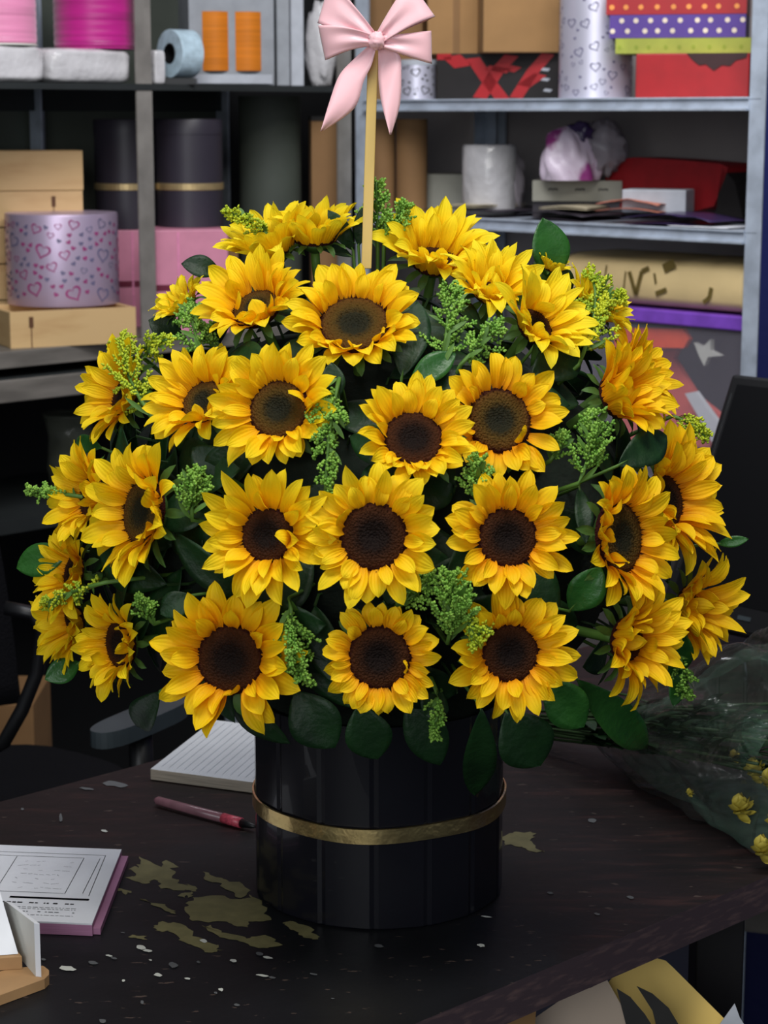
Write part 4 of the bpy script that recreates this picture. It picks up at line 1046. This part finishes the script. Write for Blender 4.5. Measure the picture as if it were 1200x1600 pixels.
# ------------------------------------------------------------------ goldenrod sprigs
def bud(mb, p, d, L, r):
    a = d.orthogonal().normalized(); b_ = d.cross(a); n_ = 5; vs = [p]
    for z_, k in ((.3, 1), (.7, .85)):
        for j in range(n_):
            an = 2 * PI * j / n_; vs.append(p + d * L * z_ + (a * math.cos(an) + b_ * math.sin(an)) * r * k)
    vs.append(p + d * L)
    fs = [(0, 1 + (j + 1) % n_, 1 + j) for j in range(n_)] + [(1 + j, 1 + (j + 1) % n_, 6 + (j + 1) % n_, 6 + j) for j in range(n_)] + [(6 + j, 6 + (j + 1) % n_, 11) for j in range(n_)]
    mb.add(vs, fs)
def goldenrod(i, bx, by, tx, ty, spread, kb, kt, label, m_='bud', dens=1.0):
    rnd = random.Random(900 + i)
    p0 = on_dome(bx, by, kb); p1 = on_dome(tx, ty, kt); s_ = zf(p1) / FPX; SP = spread * s_ * 1.25
    L = (p1 - p0).length; ax = (p1 - p0).normalized(); out = (p0 - EC).normalized()
    root = thing('goldenrod_sprig', p0, label, 'goldenrod', 'goldenrod sprigs in the bouquet')
    ms, mbd = MB(), MB()
    sag = (out * .12 * L)
    def pt(t): return p0 + (p1 - p0) * t + sag * math.sin(PI * t) * .8
    e = EC + (p0 - EC) * .6
    ms.tube([e] + [pt(t / 8) for t in range(9)], [.002] * 3 + [.0014] * 7, 6)
    nb = int(26 * dens)
    for q in range(nb):
        t = .1 + .9 * q / nb; p = pt(t)
        rv = Vector((rnd.uniform(-1, 1), rnd.uniform(-1, 1), rnd.uniform(-1, 1))); rv = (rv - ax * rv.dot(ax)).normalized()
        bl = SP * (1.05 - .8 * t) * rnd.uniform(.6, 1.1)
        d = (rv * .8 + ax * .65).normalized(); tip = p + d * bl + ax * bl * .25 - Z * bl * .1
        mid_ = (p + tip) / 2 + d * bl * .05
        ms.tube([p, mid_, tip], [.0007, .0005, .0004], 4)
        k = max(4, int(bl / .0026))
        for w_ in range(k):
            u = (w_ + 1) / k; bp_ = p.lerp(mid_, u * 2) if u < .5 else mid_.lerp(tip, u * 2 - 1)
            for _ in range(3):
                dd = (Vector((rnd.uniform(-1, 1), rnd.uniform(-1, 1), rnd.uniform(-.6, 1))).normalized() + d * .8).normalized()
                bud(mbd, bp_ + dd * .0007, dd, rnd.uniform(.0026, .0044), rnd.uniform(.0010, .0015))
    for q in range(7):
        t = q / 9; p = pt(t); rv = Vector((rnd.uniform(-1, 1), rnd.uniform(-1, 1), rnd.uniform(-1, 1))); rv = (rv - ax * rv.dot(ax)).normalized()
        blade(ms, p, p + (rv + ax).normalized() * SP * .7, .0022, out, .05, rnd)
    ms.build('stem', 'stem', root, smooth=True); mbd.build('buds', m_, root, smooth=True)
GR = [
 (590, 392, 588, 285, 34, .9, .92, 'tall goldenrod sprig rising at the foot of the stick', 'bud', 1.1),
 (600, 380, 635, 322, 34, .92, .95, 'goldenrod sprig leaning right behind the topmost right sunflower', 'bud', .9),
 (425, 372, 352, 330, 22, .9, .93, 'feathery goldenrod tip pointing left at the top left', 'bud_y', .9),
 (318, 556, 308, 480, 40, .96, .99, 'goldenrod sprig between the upper left sunflowers', 'bud', 1.1),
 (235, 650, 196, 524, 56, .98, 1.02, 'yellow-green goldenrod on the upper left edge', 'bud_y', 1.4),
 (225, 560, 262, 530, 28, 1.0, 1.02, 'goldenrod beside the yellow-green sprig at the upper left', 'bud_y', .8),
 (530, 590, 508, 768, 42, .98, 1.02, 'long drooping goldenrod sprig in the middle of the bouquet', 'bud', 1.6),
 (690, 575, 700, 455, 50, .95, 1.0, 'bushy goldenrod sprig in the upper centre', 'bud', 1.4),
 (720, 570, 782, 512, 36, .96, 1.0, 'goldenrod sprig pointing right in the upper centre', 'bud', 1.0),
 (905, 755, 925, 645, 46, 1.0, 1.03, 'goldenrod sprig left of the notched leaf on the right', 'bud', 1.5),
 (905, 570, 925, 432, 50, .97, 1.0, 'yellow-green goldenrod at the upper right shoulder', 'bud_y', 1.5),
 (930, 480, 975, 464, 26, .96, 1.0, 'short goldenrod tip pointing right at the upper right', 'bud_y', .7),
 (300, 812, 312, 738, 42, 1.0, 1.03, 'goldenrod sprig beside the large left-facing sunflower', 'bud', 1.1),
 (120, 775, 45, 766, 20, 1.0, 1.03, 'goldenrod tip sticking out at the far left', 'bud', .8),
 (452, 935, 478, 1062, 46, 1.0, 1.04, 'goldenrod sprig between the large lower left and the bottom centre sunflowers', 'bud', 1.6),
 (700, 1005, 708, 898, 60, 1.0, 1.03, 'bushy goldenrod above the right of the bottom centre sunflower', 'bud', 1.5),
 (720, 960, 752, 995, 34, 1.02, 1.05, 'bright goldenrod tip next to the lower right sunflower', 'bud_y', .8),
 (165, 910, 70, 946, 20, 1.03, 1.06, 'yellow-green goldenrod lying over the lowest left sunflower', 'bud_y', .9),
 (1050, 650, 1102, 682, 24, .97, 1.0, 'pale goldenrod tip at the right edge, above the monitor corner', 'bud_y', .8),
 (1058, 1020, 1068, 1088, 26, 1.0, 1.02, 'goldenrod hanging at the lower right corner of the bouquet', 'bud', .8),
 (682, 1080, 680, 1152, 18, 1.0, 1.0, 'small goldenrod tip hanging over the black box', 'bud', .7),
 (742, 795, 745, 715, 32, .97, 1.0, 'shaded goldenrod between the central and right middle sunflowers', 'bud', 1.0),
 (240, 975, 222, 930, 22, 1.0, 1.03, 'small goldenrod tip above the lower left sunflower', 'bud', .7),
 (620, 950, 680, 900, 30, .93, .96, 'shaded goldenrod below the central sunflower', 'bud', .8),
 (860, 720, 880, 680, 30, .95, .98, 'goldenrod tuft right of the big dark-disced sunflower', 'bud', .7),
]
for i, g in enumerate(GR): goldenrod(i, *g)

# ------------------------------------------------------------------ bow on a stick
YB = 1.90
kn = on_y(589, 64, YB - .012)
bow = thing('ribbon_bow', on_y(580, 120, YB), 'pale pink satin bow tied to the golden stick above the bouquet', 'bow')
def lobe(A, B, dback, ph, nm='loop', th=.013, sp=.0042):
    a_, b2 = on_y(A[0], A[1], YB), on_y(B[0], B[1], YB); side = (b2 - a_).normalized()
    mb = MB()
    def fn(u, v):
        s_ = math.sin(PI * u); r_ = s_ ** .62
        lat = a_.lerp(b2, v); narrow = kn + side * (v - .5) * 2 * sp
        base = narrow.lerp(lat, r_ * (1 if u < .5 else dback))
        dep = -math.cos(PI * u) * th * (s_ ** .4) * (.55 + .45 * r_)
        rip = .0026 * math.sin(v * 9 + ph) * (1 - r_) + .0028 * math.sin(v * 3.2 + ph) * r_ * (1 - u)
        return base + Vector((0, dep + rip, 0)) + Z * .003 * math.sin(PI * r_) * math.sin(ph)
    mb.grid(fn, 30, 12); mb.build(nm, 'satin_pink', bow, smooth=True, solid=.0004)
lobe((496, 36), (516, -34), .97, .4)
lobe((508, 94), (497, 40), .97, 1.7)
lobe((640, -30), (680, 26), .90, 2.4, th=.02)
lobe((674, 48), (675, 100), .97, 3.3)
def tail(rows, yo):
    mb = MB(); n_ = len(rows) - 1
    def fn(u, v):
        x = u * n_; i = min(int(x), n_ - 1); f = x - i
        cr_ = []
        for side in (0, 1):
            P = [rows[max(0, min(n_, i + k))][side] for k in (-1, 0, 1, 2)]
            cr_.append([.5 * (2 * P[1][q] + (P[2][q] - P[0][q]) * f + (2 * P[0][q] - 5 * P[1][q] + 4 * P[2][q] - P[3][q]) * f * f + (3 * P[1][q] - P[0][q] - 3 * P[2][q] + P[3][q]) * f ** 3) for q in (0, 1)])
        X = cr_[0][0] * (1 - v) + cr_[1][0] * v; Y_ = cr_[0][1] * (1 - v) + cr_[1][1] * v
        return on_y(X, Y_, YB - .010 + yo + .010 * math.sin(u * 4) * .5 + .003 * math.sin(v * 3 + u * 5))
    mb.grid(fn, 24, 6); mb.build('tail', 'satin_pink', bow, smooth=True, solid=.0004)
tail([[(578, 70), (588, 72)], [(551, 94), (581, 100)], [(530, 118), (568, 128)], [(516, 155), (553, 170)], [(501, 205), (503, 206)]], 0)
tail([[(591, 70), (601, 70)], [(591, 100), (624, 86)], [(592, 132), (627, 112)], [(597, 165), (625, 163)], [(609, 210), (611, 211)]], .0)
mb = MB(); mb.blob(kn + Vector((0, -.002, 0)), (.0075, .007, .0078), .35, 3, 6, 20, 14); mb.build('knot', 'satin_pink', bow, smooth=True)
a_, b2 = on_y(583, 70, YB + .004), on_y(572, 420, YB + .004)
mb = MB(); dd = (b2 - a_).normalized(); mb.box(a_ + Vector((-.0045, 0, 0)), (.0094, 0, 0), (0, .006, 0), b2 - a_)
tag(mb.build('wooden_stick', 'stick', bevel=.0008), 'golden flat wooden stick planted in the bouquet, carrying the pink bow', 'stick')

# ------------------------------------------------------------------ things on the desk
def quad(a, b_, c, d_): return [a, b_, c, d_]
# notebook
n0 = DK(235, 1219); n0b = DK(393, 1240); n0c = DK(322, 1150)
e1 = (n0b - n0).normalized() * .21; e2 = (n0c - n0).normalized() * .20; e1.z = e2.z = 0
nb = thing('notebook', n0, 'closed white-paged notebook lying behind the left side of the black box', 'notebook')
mb = MB(); mb.box(n0 + Z * .0005, e1, e2, Z * .013); mb.m[1] = 1; mb.build('page_block', ['page_edge', 'dim_paper'], nb, bevel=.001)
mb = MB()
for i in range(1, 22):
    t = i / 22; w_ = e1.normalized() * .0006
    p = n0 + e1 * t + Z * .0139
    mb.add([p + e2 * .06, p + w_ + e2 * .06, p + w_ + e2 * .96, p + e2 * .96], [(0, 1, 2, 3)])
mb.build('ruled_lines', 'light_grey_card', nb)
# pen
pa, pb_ = DK(243, 1250, .006), DK(400, 1292, .006); pd = (pb_ - pa).normalized()
pen = thing('ballpoint_pen', (pa + pb_) / 2 - Z * .006, 'clear pink ballpoint pen lying in front of the notebook', 'pen')
mb = MB(); mb.tube([pa, pa + pd * .004, pa.lerp(pb_, .75)], [.003, .0048, .0052], 12); mb.build('barrel', 'pen', pen, smooth=True)
mb = MB(); mb.tube([pa.lerp(pb_, .68), pa.lerp(pb_, .86)], .0056, 12); mb.build('printed_label', 'pen_red', pen, smooth=True)
mb = MB(); mb.tube([pa.lerp(pb_, .86), pa.lerp(pb_, .96), pb_], [.0048, .003, .001], 12); mb.build('tip', 'black_plastic', pen, smooth=True)
mb = MB(); mb.tube([pa.lerp(pb_, .1) + Z * .001, pa.lerp(pb_, .7) + Z * .001], .0016, 8); mb.build('ink_tube', 'black_ink', pen)
# receipt book
TR, BRc = DK(190, 1328, .012), DK(144, 1444, .012)
lu = (DK(0, 1321, .012) - TR).normalized()
lu2 = (DK(0, 1438, .012) - BRc).normalized(); lu = ((lu + lu2) / 2).normalized()
WB = .17; vv = TR - BRc
rb = thing('receipt_book', Vector((BRc.x, BRc.y, .75)), 'receipt pad with a printed white form on pink pages at the left edge', 'receipt book')
mb = MB(); mb.box(Vector((BRc.x, BRc.y, .7505)), lu * WB, vv, Z * .0105); mb.build('pink_pages', 'pink_page', rb)
off_ = -lu * .006 + Vector((0, 0, 0))
mb = MB(); mb.box(Vector((BRc.x, BRc.y, .7505)) - lu * .007 + vv * .02, lu * .05, vv * .97, Z * .006); mb.build('back_cover', 'pink_page', rb)
mb = MB(); mb.box(Vector((BRc.x, BRc.y, .761)), lu * WB, vv, Z * .0016)
def RB(x, y): return BRc - lu * 0 + lu * x * WB + vv * y
def rline(x0, y0, x1, y1, wd, mi, h=.0003):
    a, b3 = RB(x0, y0), RB(x1, y1); d_ = (b3 - a).normalized(); n_ = Vector((-d_.y, d_.x, 0)) * wd / 2
    z_ = Z * (.7626 + h - a.z)
    mb.add([a - n_ + z_, b3 - n_ + z_, b3 + n_ + z_, a + n_ + z_], [(0, 1, 2, 3), (3, 2, 1, 0)], mi)
rline(.08, .90, .95, .90, .0006, 1); rline(.08, .34, .08, .90, .0006, 1); rline(.22, .36, .20, .85, .0006, 1); rline(.20, .85, .95, .85, .0006, 1)
rline(.22, .36, .95, .36, .0006, 1); rline(.62, .37, .60, .84, .0006, 1); rline(.12, .37, .105, .85, .0006, 1)
rline(.07, .29, .52, .29, .0042, 2); rline(.08, .29, .13, .29, .0022, 3, .0005)
for k in range(7): 
    y = .42 + k * .06; x = .25
    while x < .55:
        l_ = rj.uniform(.01, .06); 
        if rj.random() < .55: rline(x, y + rj.uniform(-.01, .01), x + l_, y + rj.uniform(-.01, .01), .0004, 1)
        x += l_ + .01
for y, wd in ((.225, .0024), (.17, .0007), (.15, .0007), (.115, .0012), (.075, .0006)):
    x = .12
    while x < .6:
        l_ = rj.uniform(.008, .03)
        if wd == .0007 or wd == .0006 or rj.random() < .6: rline(x, y, x + l_, y, wd, 4 if wd > .001 else 1)
        x += l_ + .008
mb.build('printed_sheet', ['white', 'ink', 'ink_blue', 'light_grey_card', 'black_ink'], rb)
# card holder at the lower left
ch = thing('card_holder', DK(40, 1550), 'plywood and white board card holder at the bottom left corner', 'card holder')
mb = MB(); base = [(-60, 1560), (-60, 1590), (0, 1571), (70, 1545), (77, 1538), (77, 1531), (68, 1524), (30, 1527), (-60, 1545)]
mb.prism([DK(x, y, .0005) for x, y in base], Z * .009); mb.build('base_plate', 'ply', ch, bevel=.0008)
mb = MB()
f0 = DK(56, 1526, .0095); f1 = DK(8, 1470, .0095); tz = on_y(58, 1442, f0.y).z; tz2 = on_y(2, 1408, f1.y).z
sdv = Vector((.005, -.0015, 0))
mb.prism([f0, f1, Vector((f1.x, f1.y, tz2)), Vector((f1.x, f1.y, tz2)).lerp(Vector((f0.x, f0.y, tz)), .08) + Z * .001, Vector((f0.x, f0.y, tz))], sdv, 0, 1); mb.build('side_panel', ['offwhite', 'white'], ch, bevel=.0004)
mb = MB(); q0_ = f0 + (f1 - f0) * .20 - Vector((.006, 0, 0))
mb.box(q0_, Vector((-.10, -.018, 0)), (f1 - f0) * .5, Z * .012); mb.build('ledge', 'ply', ch, bevel=.0006)
cards = MB(); q1_ = q0_ + Z * .0125 + (f1 - f0) * .05 + Vector((-.002, 0, 0))
cards.box(q1_, Vector((-.09, -.016, 0)), (f1 - f0) * .08, Z * .04 + (f1 - f0) * .55)
tag(cards.build('white_cards', 'white'), 'stack of blank white cards leaning in the card holder', 'cards')

# monitor
TL = on_y(1143, 583, 2.95); tl = math.radians(25)
dn = -E1 * math.sin(tl) - Z * math.cos(tl); rt_ = -E2; bk = E1 * math.cos(tl) - Z * math.sin(tl)
mh = .37; mw = .50
cb = TL + dn * mh + rt_ * mw / 2
mon = thing('monitor', Vector((cb.x + .06, cb.y + .05, .75)), 'black computer monitor turned half away at the right edge', 'monitor')
mb = MB(); mb.box(TL, rt_ * mw, dn * mh, bk * .03); mb.build('housing', 'black_plastic', mon, bevel=.006)
mb = MB(); mb.box(TL + rt_ * .016 + dn * .016 - bk * .0008, rt_ * (mw - .032), dn * (mh - .055), bk * .0008); mb.build('screen', 'screen', mon)
mb = MB(); e_ = .004
mb.box(TL + rt_ * .010 + dn * .03 - bk * .0012, rt_ * .0012, dn * (mh - .1), bk * .001); mb.build('bezel_trim', 'chrome', mon)
mb = MB(); lp = TL + dn * (mh - .026) - bk * .0012
pr = on_plane(1152, 968, TL, bk); sx = (pr - TL).dot(rt_)
mb.box(lp + rt_ * sx, rt_ * .022, dn * .006, bk * .001); mb.build('badge', 'grey_plastic', mon)
mb = MB(); ctr = TL + rt_ * mw / 2 + dn * mh * .65 + bk * .02
mb.box(ctr - rt_ * .03 + bk * .01, rt_ * .06, bk * .03, Vector((0, 0, .76 - ctr.z)) + E1 * .03); mb.build('neck', 'black_plastic', mon, bevel=.003)
mb = MB(); fc = ctr + E1 * .05; mb.lathe(Vector((fc.x, fc.y, .7505)), [(.11, 0), (.112, .004), (.10, .01), (.03, .014)], 40); mb.build('foot', 'black_plastic', mon, smooth=True)
# chrome loop (document holder) before the monitor
hp = [on_y(1122, 1075, 2.45), on_y(1122, 1034, 2.45), on_y(1128, 1030, 2.45), on_y(1152, 1030, 2.45), on_y(1162, 1036, 2.45), on_y(1165, 1060, 2.45), on_y(1165, 1085, 2.45)]
hp[0].z = hp[-1].z = .752
mb = MB(); mb.tube(hp, .003, 10); tag(mb.build('wire_handle', 'chrome', smooth=True), 'bent grey wire handle standing in front of the monitor', 'handle')

# wrapped flower bundle
ws = thing('wrapped_bundle', DK(1100, 1200), 'cellophane-wrapped bundle of yellow blooms lying at the right end of the desk', 'wrapped flowers')
q0c = DK(850, 1130, .03); q1c = DK(1290, 1185, .075)
axd = (q1c - q0c).normalized(); sdd = axd.cross(Z).normalized(); upd = sdd.cross(axd).normalized(); Lc = (q1c - q0c).length
def cello(R0, R1, u0, u1, seed, fl):
    mb = MB()
    def fn(u, v):
        t = u0 + (u1 - u0) * u; a = 2 * PI * v; R_ = R0 + (R1 - R0) * u ** .85
        k = 1 + .12 * math.sin(a * 9 + 5 * noise.noise(Vector((t * 3, seed, a)))) * u + .2 * noise.noise(Vector((math.cos(a) * 2 + seed, math.sin(a) * 2, t * 3))) + .09 * noise.noise(Vector((math.cos(a) * 6, math.sin(a) * 6 + seed, t * 9)))
        p = q0c + axd * Lc * t + sdd * math.cos(a) * R_ * k * .85 + E2 * .01 * u + upd * math.sin(a) * R_ * k * .95
        e2_ = (p - P0).dot(E2)
        if e2_ < .025: p += E2 * (.025 - e2_) * .97
        p.z = max(p.z, .752 + fl); return p
    mb.grid(fn, 60, 110); return mb
cello(.018, .150, .22, 1.0, 1, .0).build('smoky_film', 'smoky', ws, smooth=True)
cello(.028, .150, .34, 1.08, 5, .001).build('clear_film', 'cello', ws, smooth=True)
rs = random.Random(5)
for k in range(22):
    a = rs.uniform(0, 2 * PI); r1 = rs.uniform(.2, .9); r0 = rs.uniform(.003, .022)
    p0 = q0c + sdd * math.cos(a) * r0 * 1.6 + upd * math.sin(a) * r0 * .8 - axd * rs.uniform(-.02, .02)
    p1 = q0c + axd * Lc * rs.uniform(.75, .95) + sdd * math.cos(a) * .10 * r1 + upd * math.sin(a) * .06 * r1
    p0.z = max(p0.z, .756); p1.z = max(p1.z, .760)
    mb = MB(); mb.tube([p0, p0.lerp(p1, .5) + Z * .004, p1], .0019, 6); mb.build('stem', 'stem_dark', ws, smooth=True)
    if True:
        mb = MB()
        for q in range(9):
            b0 = p0.lerp(p1, rs.uniform(.25, .9)); dv = Vector((rs.uniform(-1, 1), rs.uniform(-1, 1), rs.uniform(0, .6))).normalized()
            b1 = b0 + (axd + dv * .6).normalized() * rs.uniform(.03, .06); b1.z = max(b1.z, .757)
            blade(mb, b0, b1, .008, Z, .08, rs)
        mb.build('foliage', 'leaf', ws, smooth=True)
for (x, y, h, r_) in ((1180, 1208, .055, .017), (1160, 1268, .04, .019), (1194, 1332, .016, .018), (1148, 1184, .07, .009), (1205, 1225, .055, .017), (1216, 1290, .04, .018), (1120, 1150, .06, .006), (1078, 1240, .03, .006)):
    p = DK(x, y, h); mb = MB()
    for q in range(14):
        an = q * 2.4; el = .2 + 1.2 * (q / 14); od = axd * math.sin(el) + (sdd * math.cos(an) + upd * math.sin(an)) * math.cos(el)
        td = od.cross(Z).normalized(); petal(mb, p - axd * r_ * .3, od, td, td.cross(od), r_ * 1.1, r_ * .42, .2, -1.0, 0, .3, rs, 5)
    mb.build('bloom', 'bloom', ws, smooth=True)
# loose stems from the bundle's foot, thin foliage
for k in range(9):
    a0_ = DK(905 + k * 12, 1072 + k * 13, .012 + .004 * (k % 3)); b0_ = DK(1075, 1120 + k * 9, .03)
    mb = MB(); mb.tube([a0_, a0_.lerp(b0_, .5) + Z * .006, b0_], .0018, 6); mb.build('stem', 'stem_dark', ws, smooth=True)

# ------------------------------------------------------------------ office chair behind the desk, left
cx0 = Vector((-.62, 2.98, 0))
chair = thing('office_chair', cx0, 'black office chair behind the desk at the left, one grey armrest showing', 'office chair')
mb = MB(); mb.blob(cx0 + Z * .46, (.25, .25, .05), .05, 2, 1, 32, 16); mb.build('seat', 'mesh_fabric', chair, smooth=True)
bd = Vector((-.75, .66, 0)).normalized(); bs = Vector((bd.y, -bd.x, 0))
mb = MB()
mb.grid(lambda u, v: cx0 + bd * (.22 + .06 * v - .05 * (2 * u - 1) ** 2) + bs * (u - .5) * .44 * (1 - .25 * v ** 3) + Z * (.54 + .50 * v), 16, 14)
mb.build('backrest', 'mesh_fabric', chair, smooth=True, solid=.03)
def armrest(p, d, w_=.04, l=.125):
    mb = MB(); s_ = Vector((d.y, -d.x, 0)); n_ = 28; ol = []
    for i in range(n_):
        a = 2 * PI * i / n_; sx_ = math.copysign(abs(math.cos(a)) ** .6, math.cos(a)); sy_ = math.copysign(abs(math.sin(a)) ** .8, math.sin(a))
        ol.append(p + d * sx_ * l + s_ * sy_ * w_)
    mb.prism(ol, Z * .022); mb.build('armrest', 'grey_plastic', chair, bevel=.005, smooth=False)
g1 = on_z(150, 1170, .69); g2 = on_z(285, 1112, .69); gd = (g2 - g1).normalized(); gc = (g1 + g2) / 2
armrest(gc, gd, .026, (g2 - g1).length / 2)
gc2 = Vector((2 * cx0.x - gc.x - .02, 2 * cx0.y - gc.y, .69)); armrest(gc2, gd, .03, .12)
for p in (gc, gc2):
    q_ = cx0 + (p - cx0) * .55; q_.z = .45
    mb = MB(); mb.tube([Vector((p.x, p.y, .695)), Vector((p.x, p.y, .60)), Vector((p.x, p.y, .50)) + (cx0 - p).normalized() * .03 * 1, Vector((q_.x, q_.y, .44))], [.016, .017, .017, .016], 12); mb.build('arm_bracket', 'black_plastic', chair, smooth=True)
lp_ = [on_y(8, 950, 2.75), on_y(52, 958, 2.75), on_y(66, 985, 2.75), on_y(58, 1050, 2.75), on_y(34, 1110, 2.75), on_y(6, 1160, 2.75), on_y(-60, 1200, 2.80)]
mb = MB(); mb.tube(lp_, .010, 10); mb.build('arm_loop', 'grey_plastic' if False else 'black_plastic', chair, smooth=True)
mb = MB(); mb.lathe(cx0 + Z * .09, [(.03, 0), (.03, .18), (.02, .18), (.02, .34)], 20); mb.build('column', 'black_plastic', chair)
for k in range(5):
    a = 2 * PI * k / 5 + .3; d = Vector((math.cos(a), math.sin(a), 0))
    mb = MB(); mb.tube([cx0 + Z * .11, cx0 + d * .28 + Z * .07], [.022, .014], 10); mb.build('foot_spoke', 'black_plastic', chair)
    q3 = d.to_track_quat('Z', 'Y').to_matrix(); mb = MB(); pr_ = cx0 + d * .28 + Z * .028
    mb.lathe(pr_, [(.001, -.02), (.027, -.018), (.027, .018), (.001, .02)], 18, M4=q3); mb.build('caster', 'black_plastic', chair, smooth=False)
# carton on the floor behind the chair
p = on_z(40, 1160, .0)
mb = MB(); p = on_y(20, 1150, 3.7); mb.box(Vector((p.x - .2, p.y, 0)), (.24, 0, 0), (0, .2, 0), (0, 0, on_y(38, 1100, 3.7).z)); tag(mb.build('floor_carton', 'card_dark', bevel=.003), 'brown cardboard carton on the floor behind the office chair', 'box')

# ------------------------------------------------------------------ below the desk, right
bc = on_y(960, 1660, 1.68)
bin_ = thing('waste_carton', Vector((bc.x, bc.y + .1, 0)), 'open cardboard carton under the desk holding card offcuts', 'carton')
zt_ = .44
for (o_, a_, b3) in (((-.22, 0), (.40, 0), (0, .006)), ((-.22, .22), (.40, 0), (0, .006)), ((-.22, 0), (0, .226), (.006, 0)), ((.174, 0), (0, .226), (.006, 0))):
    mb = MB(); mb.box(Vector((bc.x + o_[0], bc.y + o_[1], 0)), (a_[0], a_[1], 0), (b3[0], b3[1], 0), (0, 0, zt_)); mb.build('side', 'card', bin_)
mb = MB(); mb.box(Vector((bc.x - .22, bc.y, 0)), (.40, 0, 0), (0, .226, 0), (0, 0, .005)); mb.build('base', 'card', bin_)
def card(pts, Y, m_, name, label, cat='card', slope=0, th=.0012):
    mb = MB(); P_ = on_y(1000, 1500, Y); n_ = Vector((0, math.cos(slope), -math.sin(slope)))
    mb.prism([on_plane(x, y, P_, n_) for x, y in pts], n_ * th); return tag(mb.build(name, m_), label, cat)
arc = [(952, 1533), (966, 1518), (985, 1506), (1005, 1499), (1025, 1497), (1040, 1501), (1052, 1512)]
card([(950, 1537)] + arc + [(1100, 1560), (1140, 1600), (1170, 1680), (1120, 1930), (960, 1930)], 1.90, 'envelope', 'card_sheet', 'yellow card with a rounded corner under the desk', slope=.25)
card([(868, 1542), (890, 1536), (922, 1544), (948, 1530), (1010, 1640), (1000, 1920), (840, 1920), (780, 1700), (822, 1600), (885, 1556)], 1.875, 'tan', 'card_sheet', 'grey-tan card leaning beside the yellow one under the desk', slope=.25)
card([(735, 1585), (760, 1568), (790, 1560), (820, 1562), (838, 1575), (836, 1600), (810, 1900), (730, 1900)], 1.80, 'card', 'crumpled_paper', 'crumpled brown paper under the desk front edge', slope=.2)
card([(1125, 1600), (1148, 1568), (1156, 1590), (1170, 1612), (1150, 1900), (1110, 1900)], 1.865, 'light_grey_card', 'paper_scrap', 'grey paper scrap next to the desk leg', slope=.25)
shr = thing('scissors', on_y(1010, 1800, 1.80), 'dark scissors with pointed blades upward in front of the yellow card', 'scissors')
for pts in ([(964, 1545), (985, 1558), (1008, 1585), (1030, 1620), (1040, 1900), (1000, 1900), (978, 1600)], [(995, 1541), (1020, 1553), (1045, 1575), (1060, 1600), (1075, 1650), (1050, 1900), (1035, 1640), (1020, 1580)]):
    mb = MB(); P_ = on_y(1000, 1560, 1.825); n_ = Vector((0, math.cos(.25), -math.sin(.25)))
    mb.prism([on_plane(x, y, P_, n_) for x, y in pts], n_ * .003); mb.build('blade', 'blade', shr, bevel=.0008)
# low cabinet with pale frame behind the desk leg
cp = on_z(1163, 1560, .35); cY = 2.9
fp = on_y(1163, 1450, cY)
cab = thing('cabinet', Vector((fp.x, fp.y, 0)), 'dark blue cabinet with a pale grey metal frame behind the desk leg', 'cabinet')
cbt = on_y(1163, 1420, cY).z
mb = MB(); mb.box(Vector((fp.x, fp.y + .006, .0)), (.5, -.15, 0), (.12, .36, 0), (0, 0, cbt - .0)); mb.build('body', 'wall', cab)
mb = MB(); mb.box(Vector((fp.x - .004, fp.y, 0)), (.007, 0, 0), (0, .006, 0), (0, 0, cbt)); mb.build('edge_strip', 'post_light', cab)
mb = MB(); mb.box(Vector((fp.x, fp.y - .002, cbt - .035)), (.5, -.15, 0), (0, .006, 0), (0, 0, .036)); mb.build('top_rail', 'rail', cab)
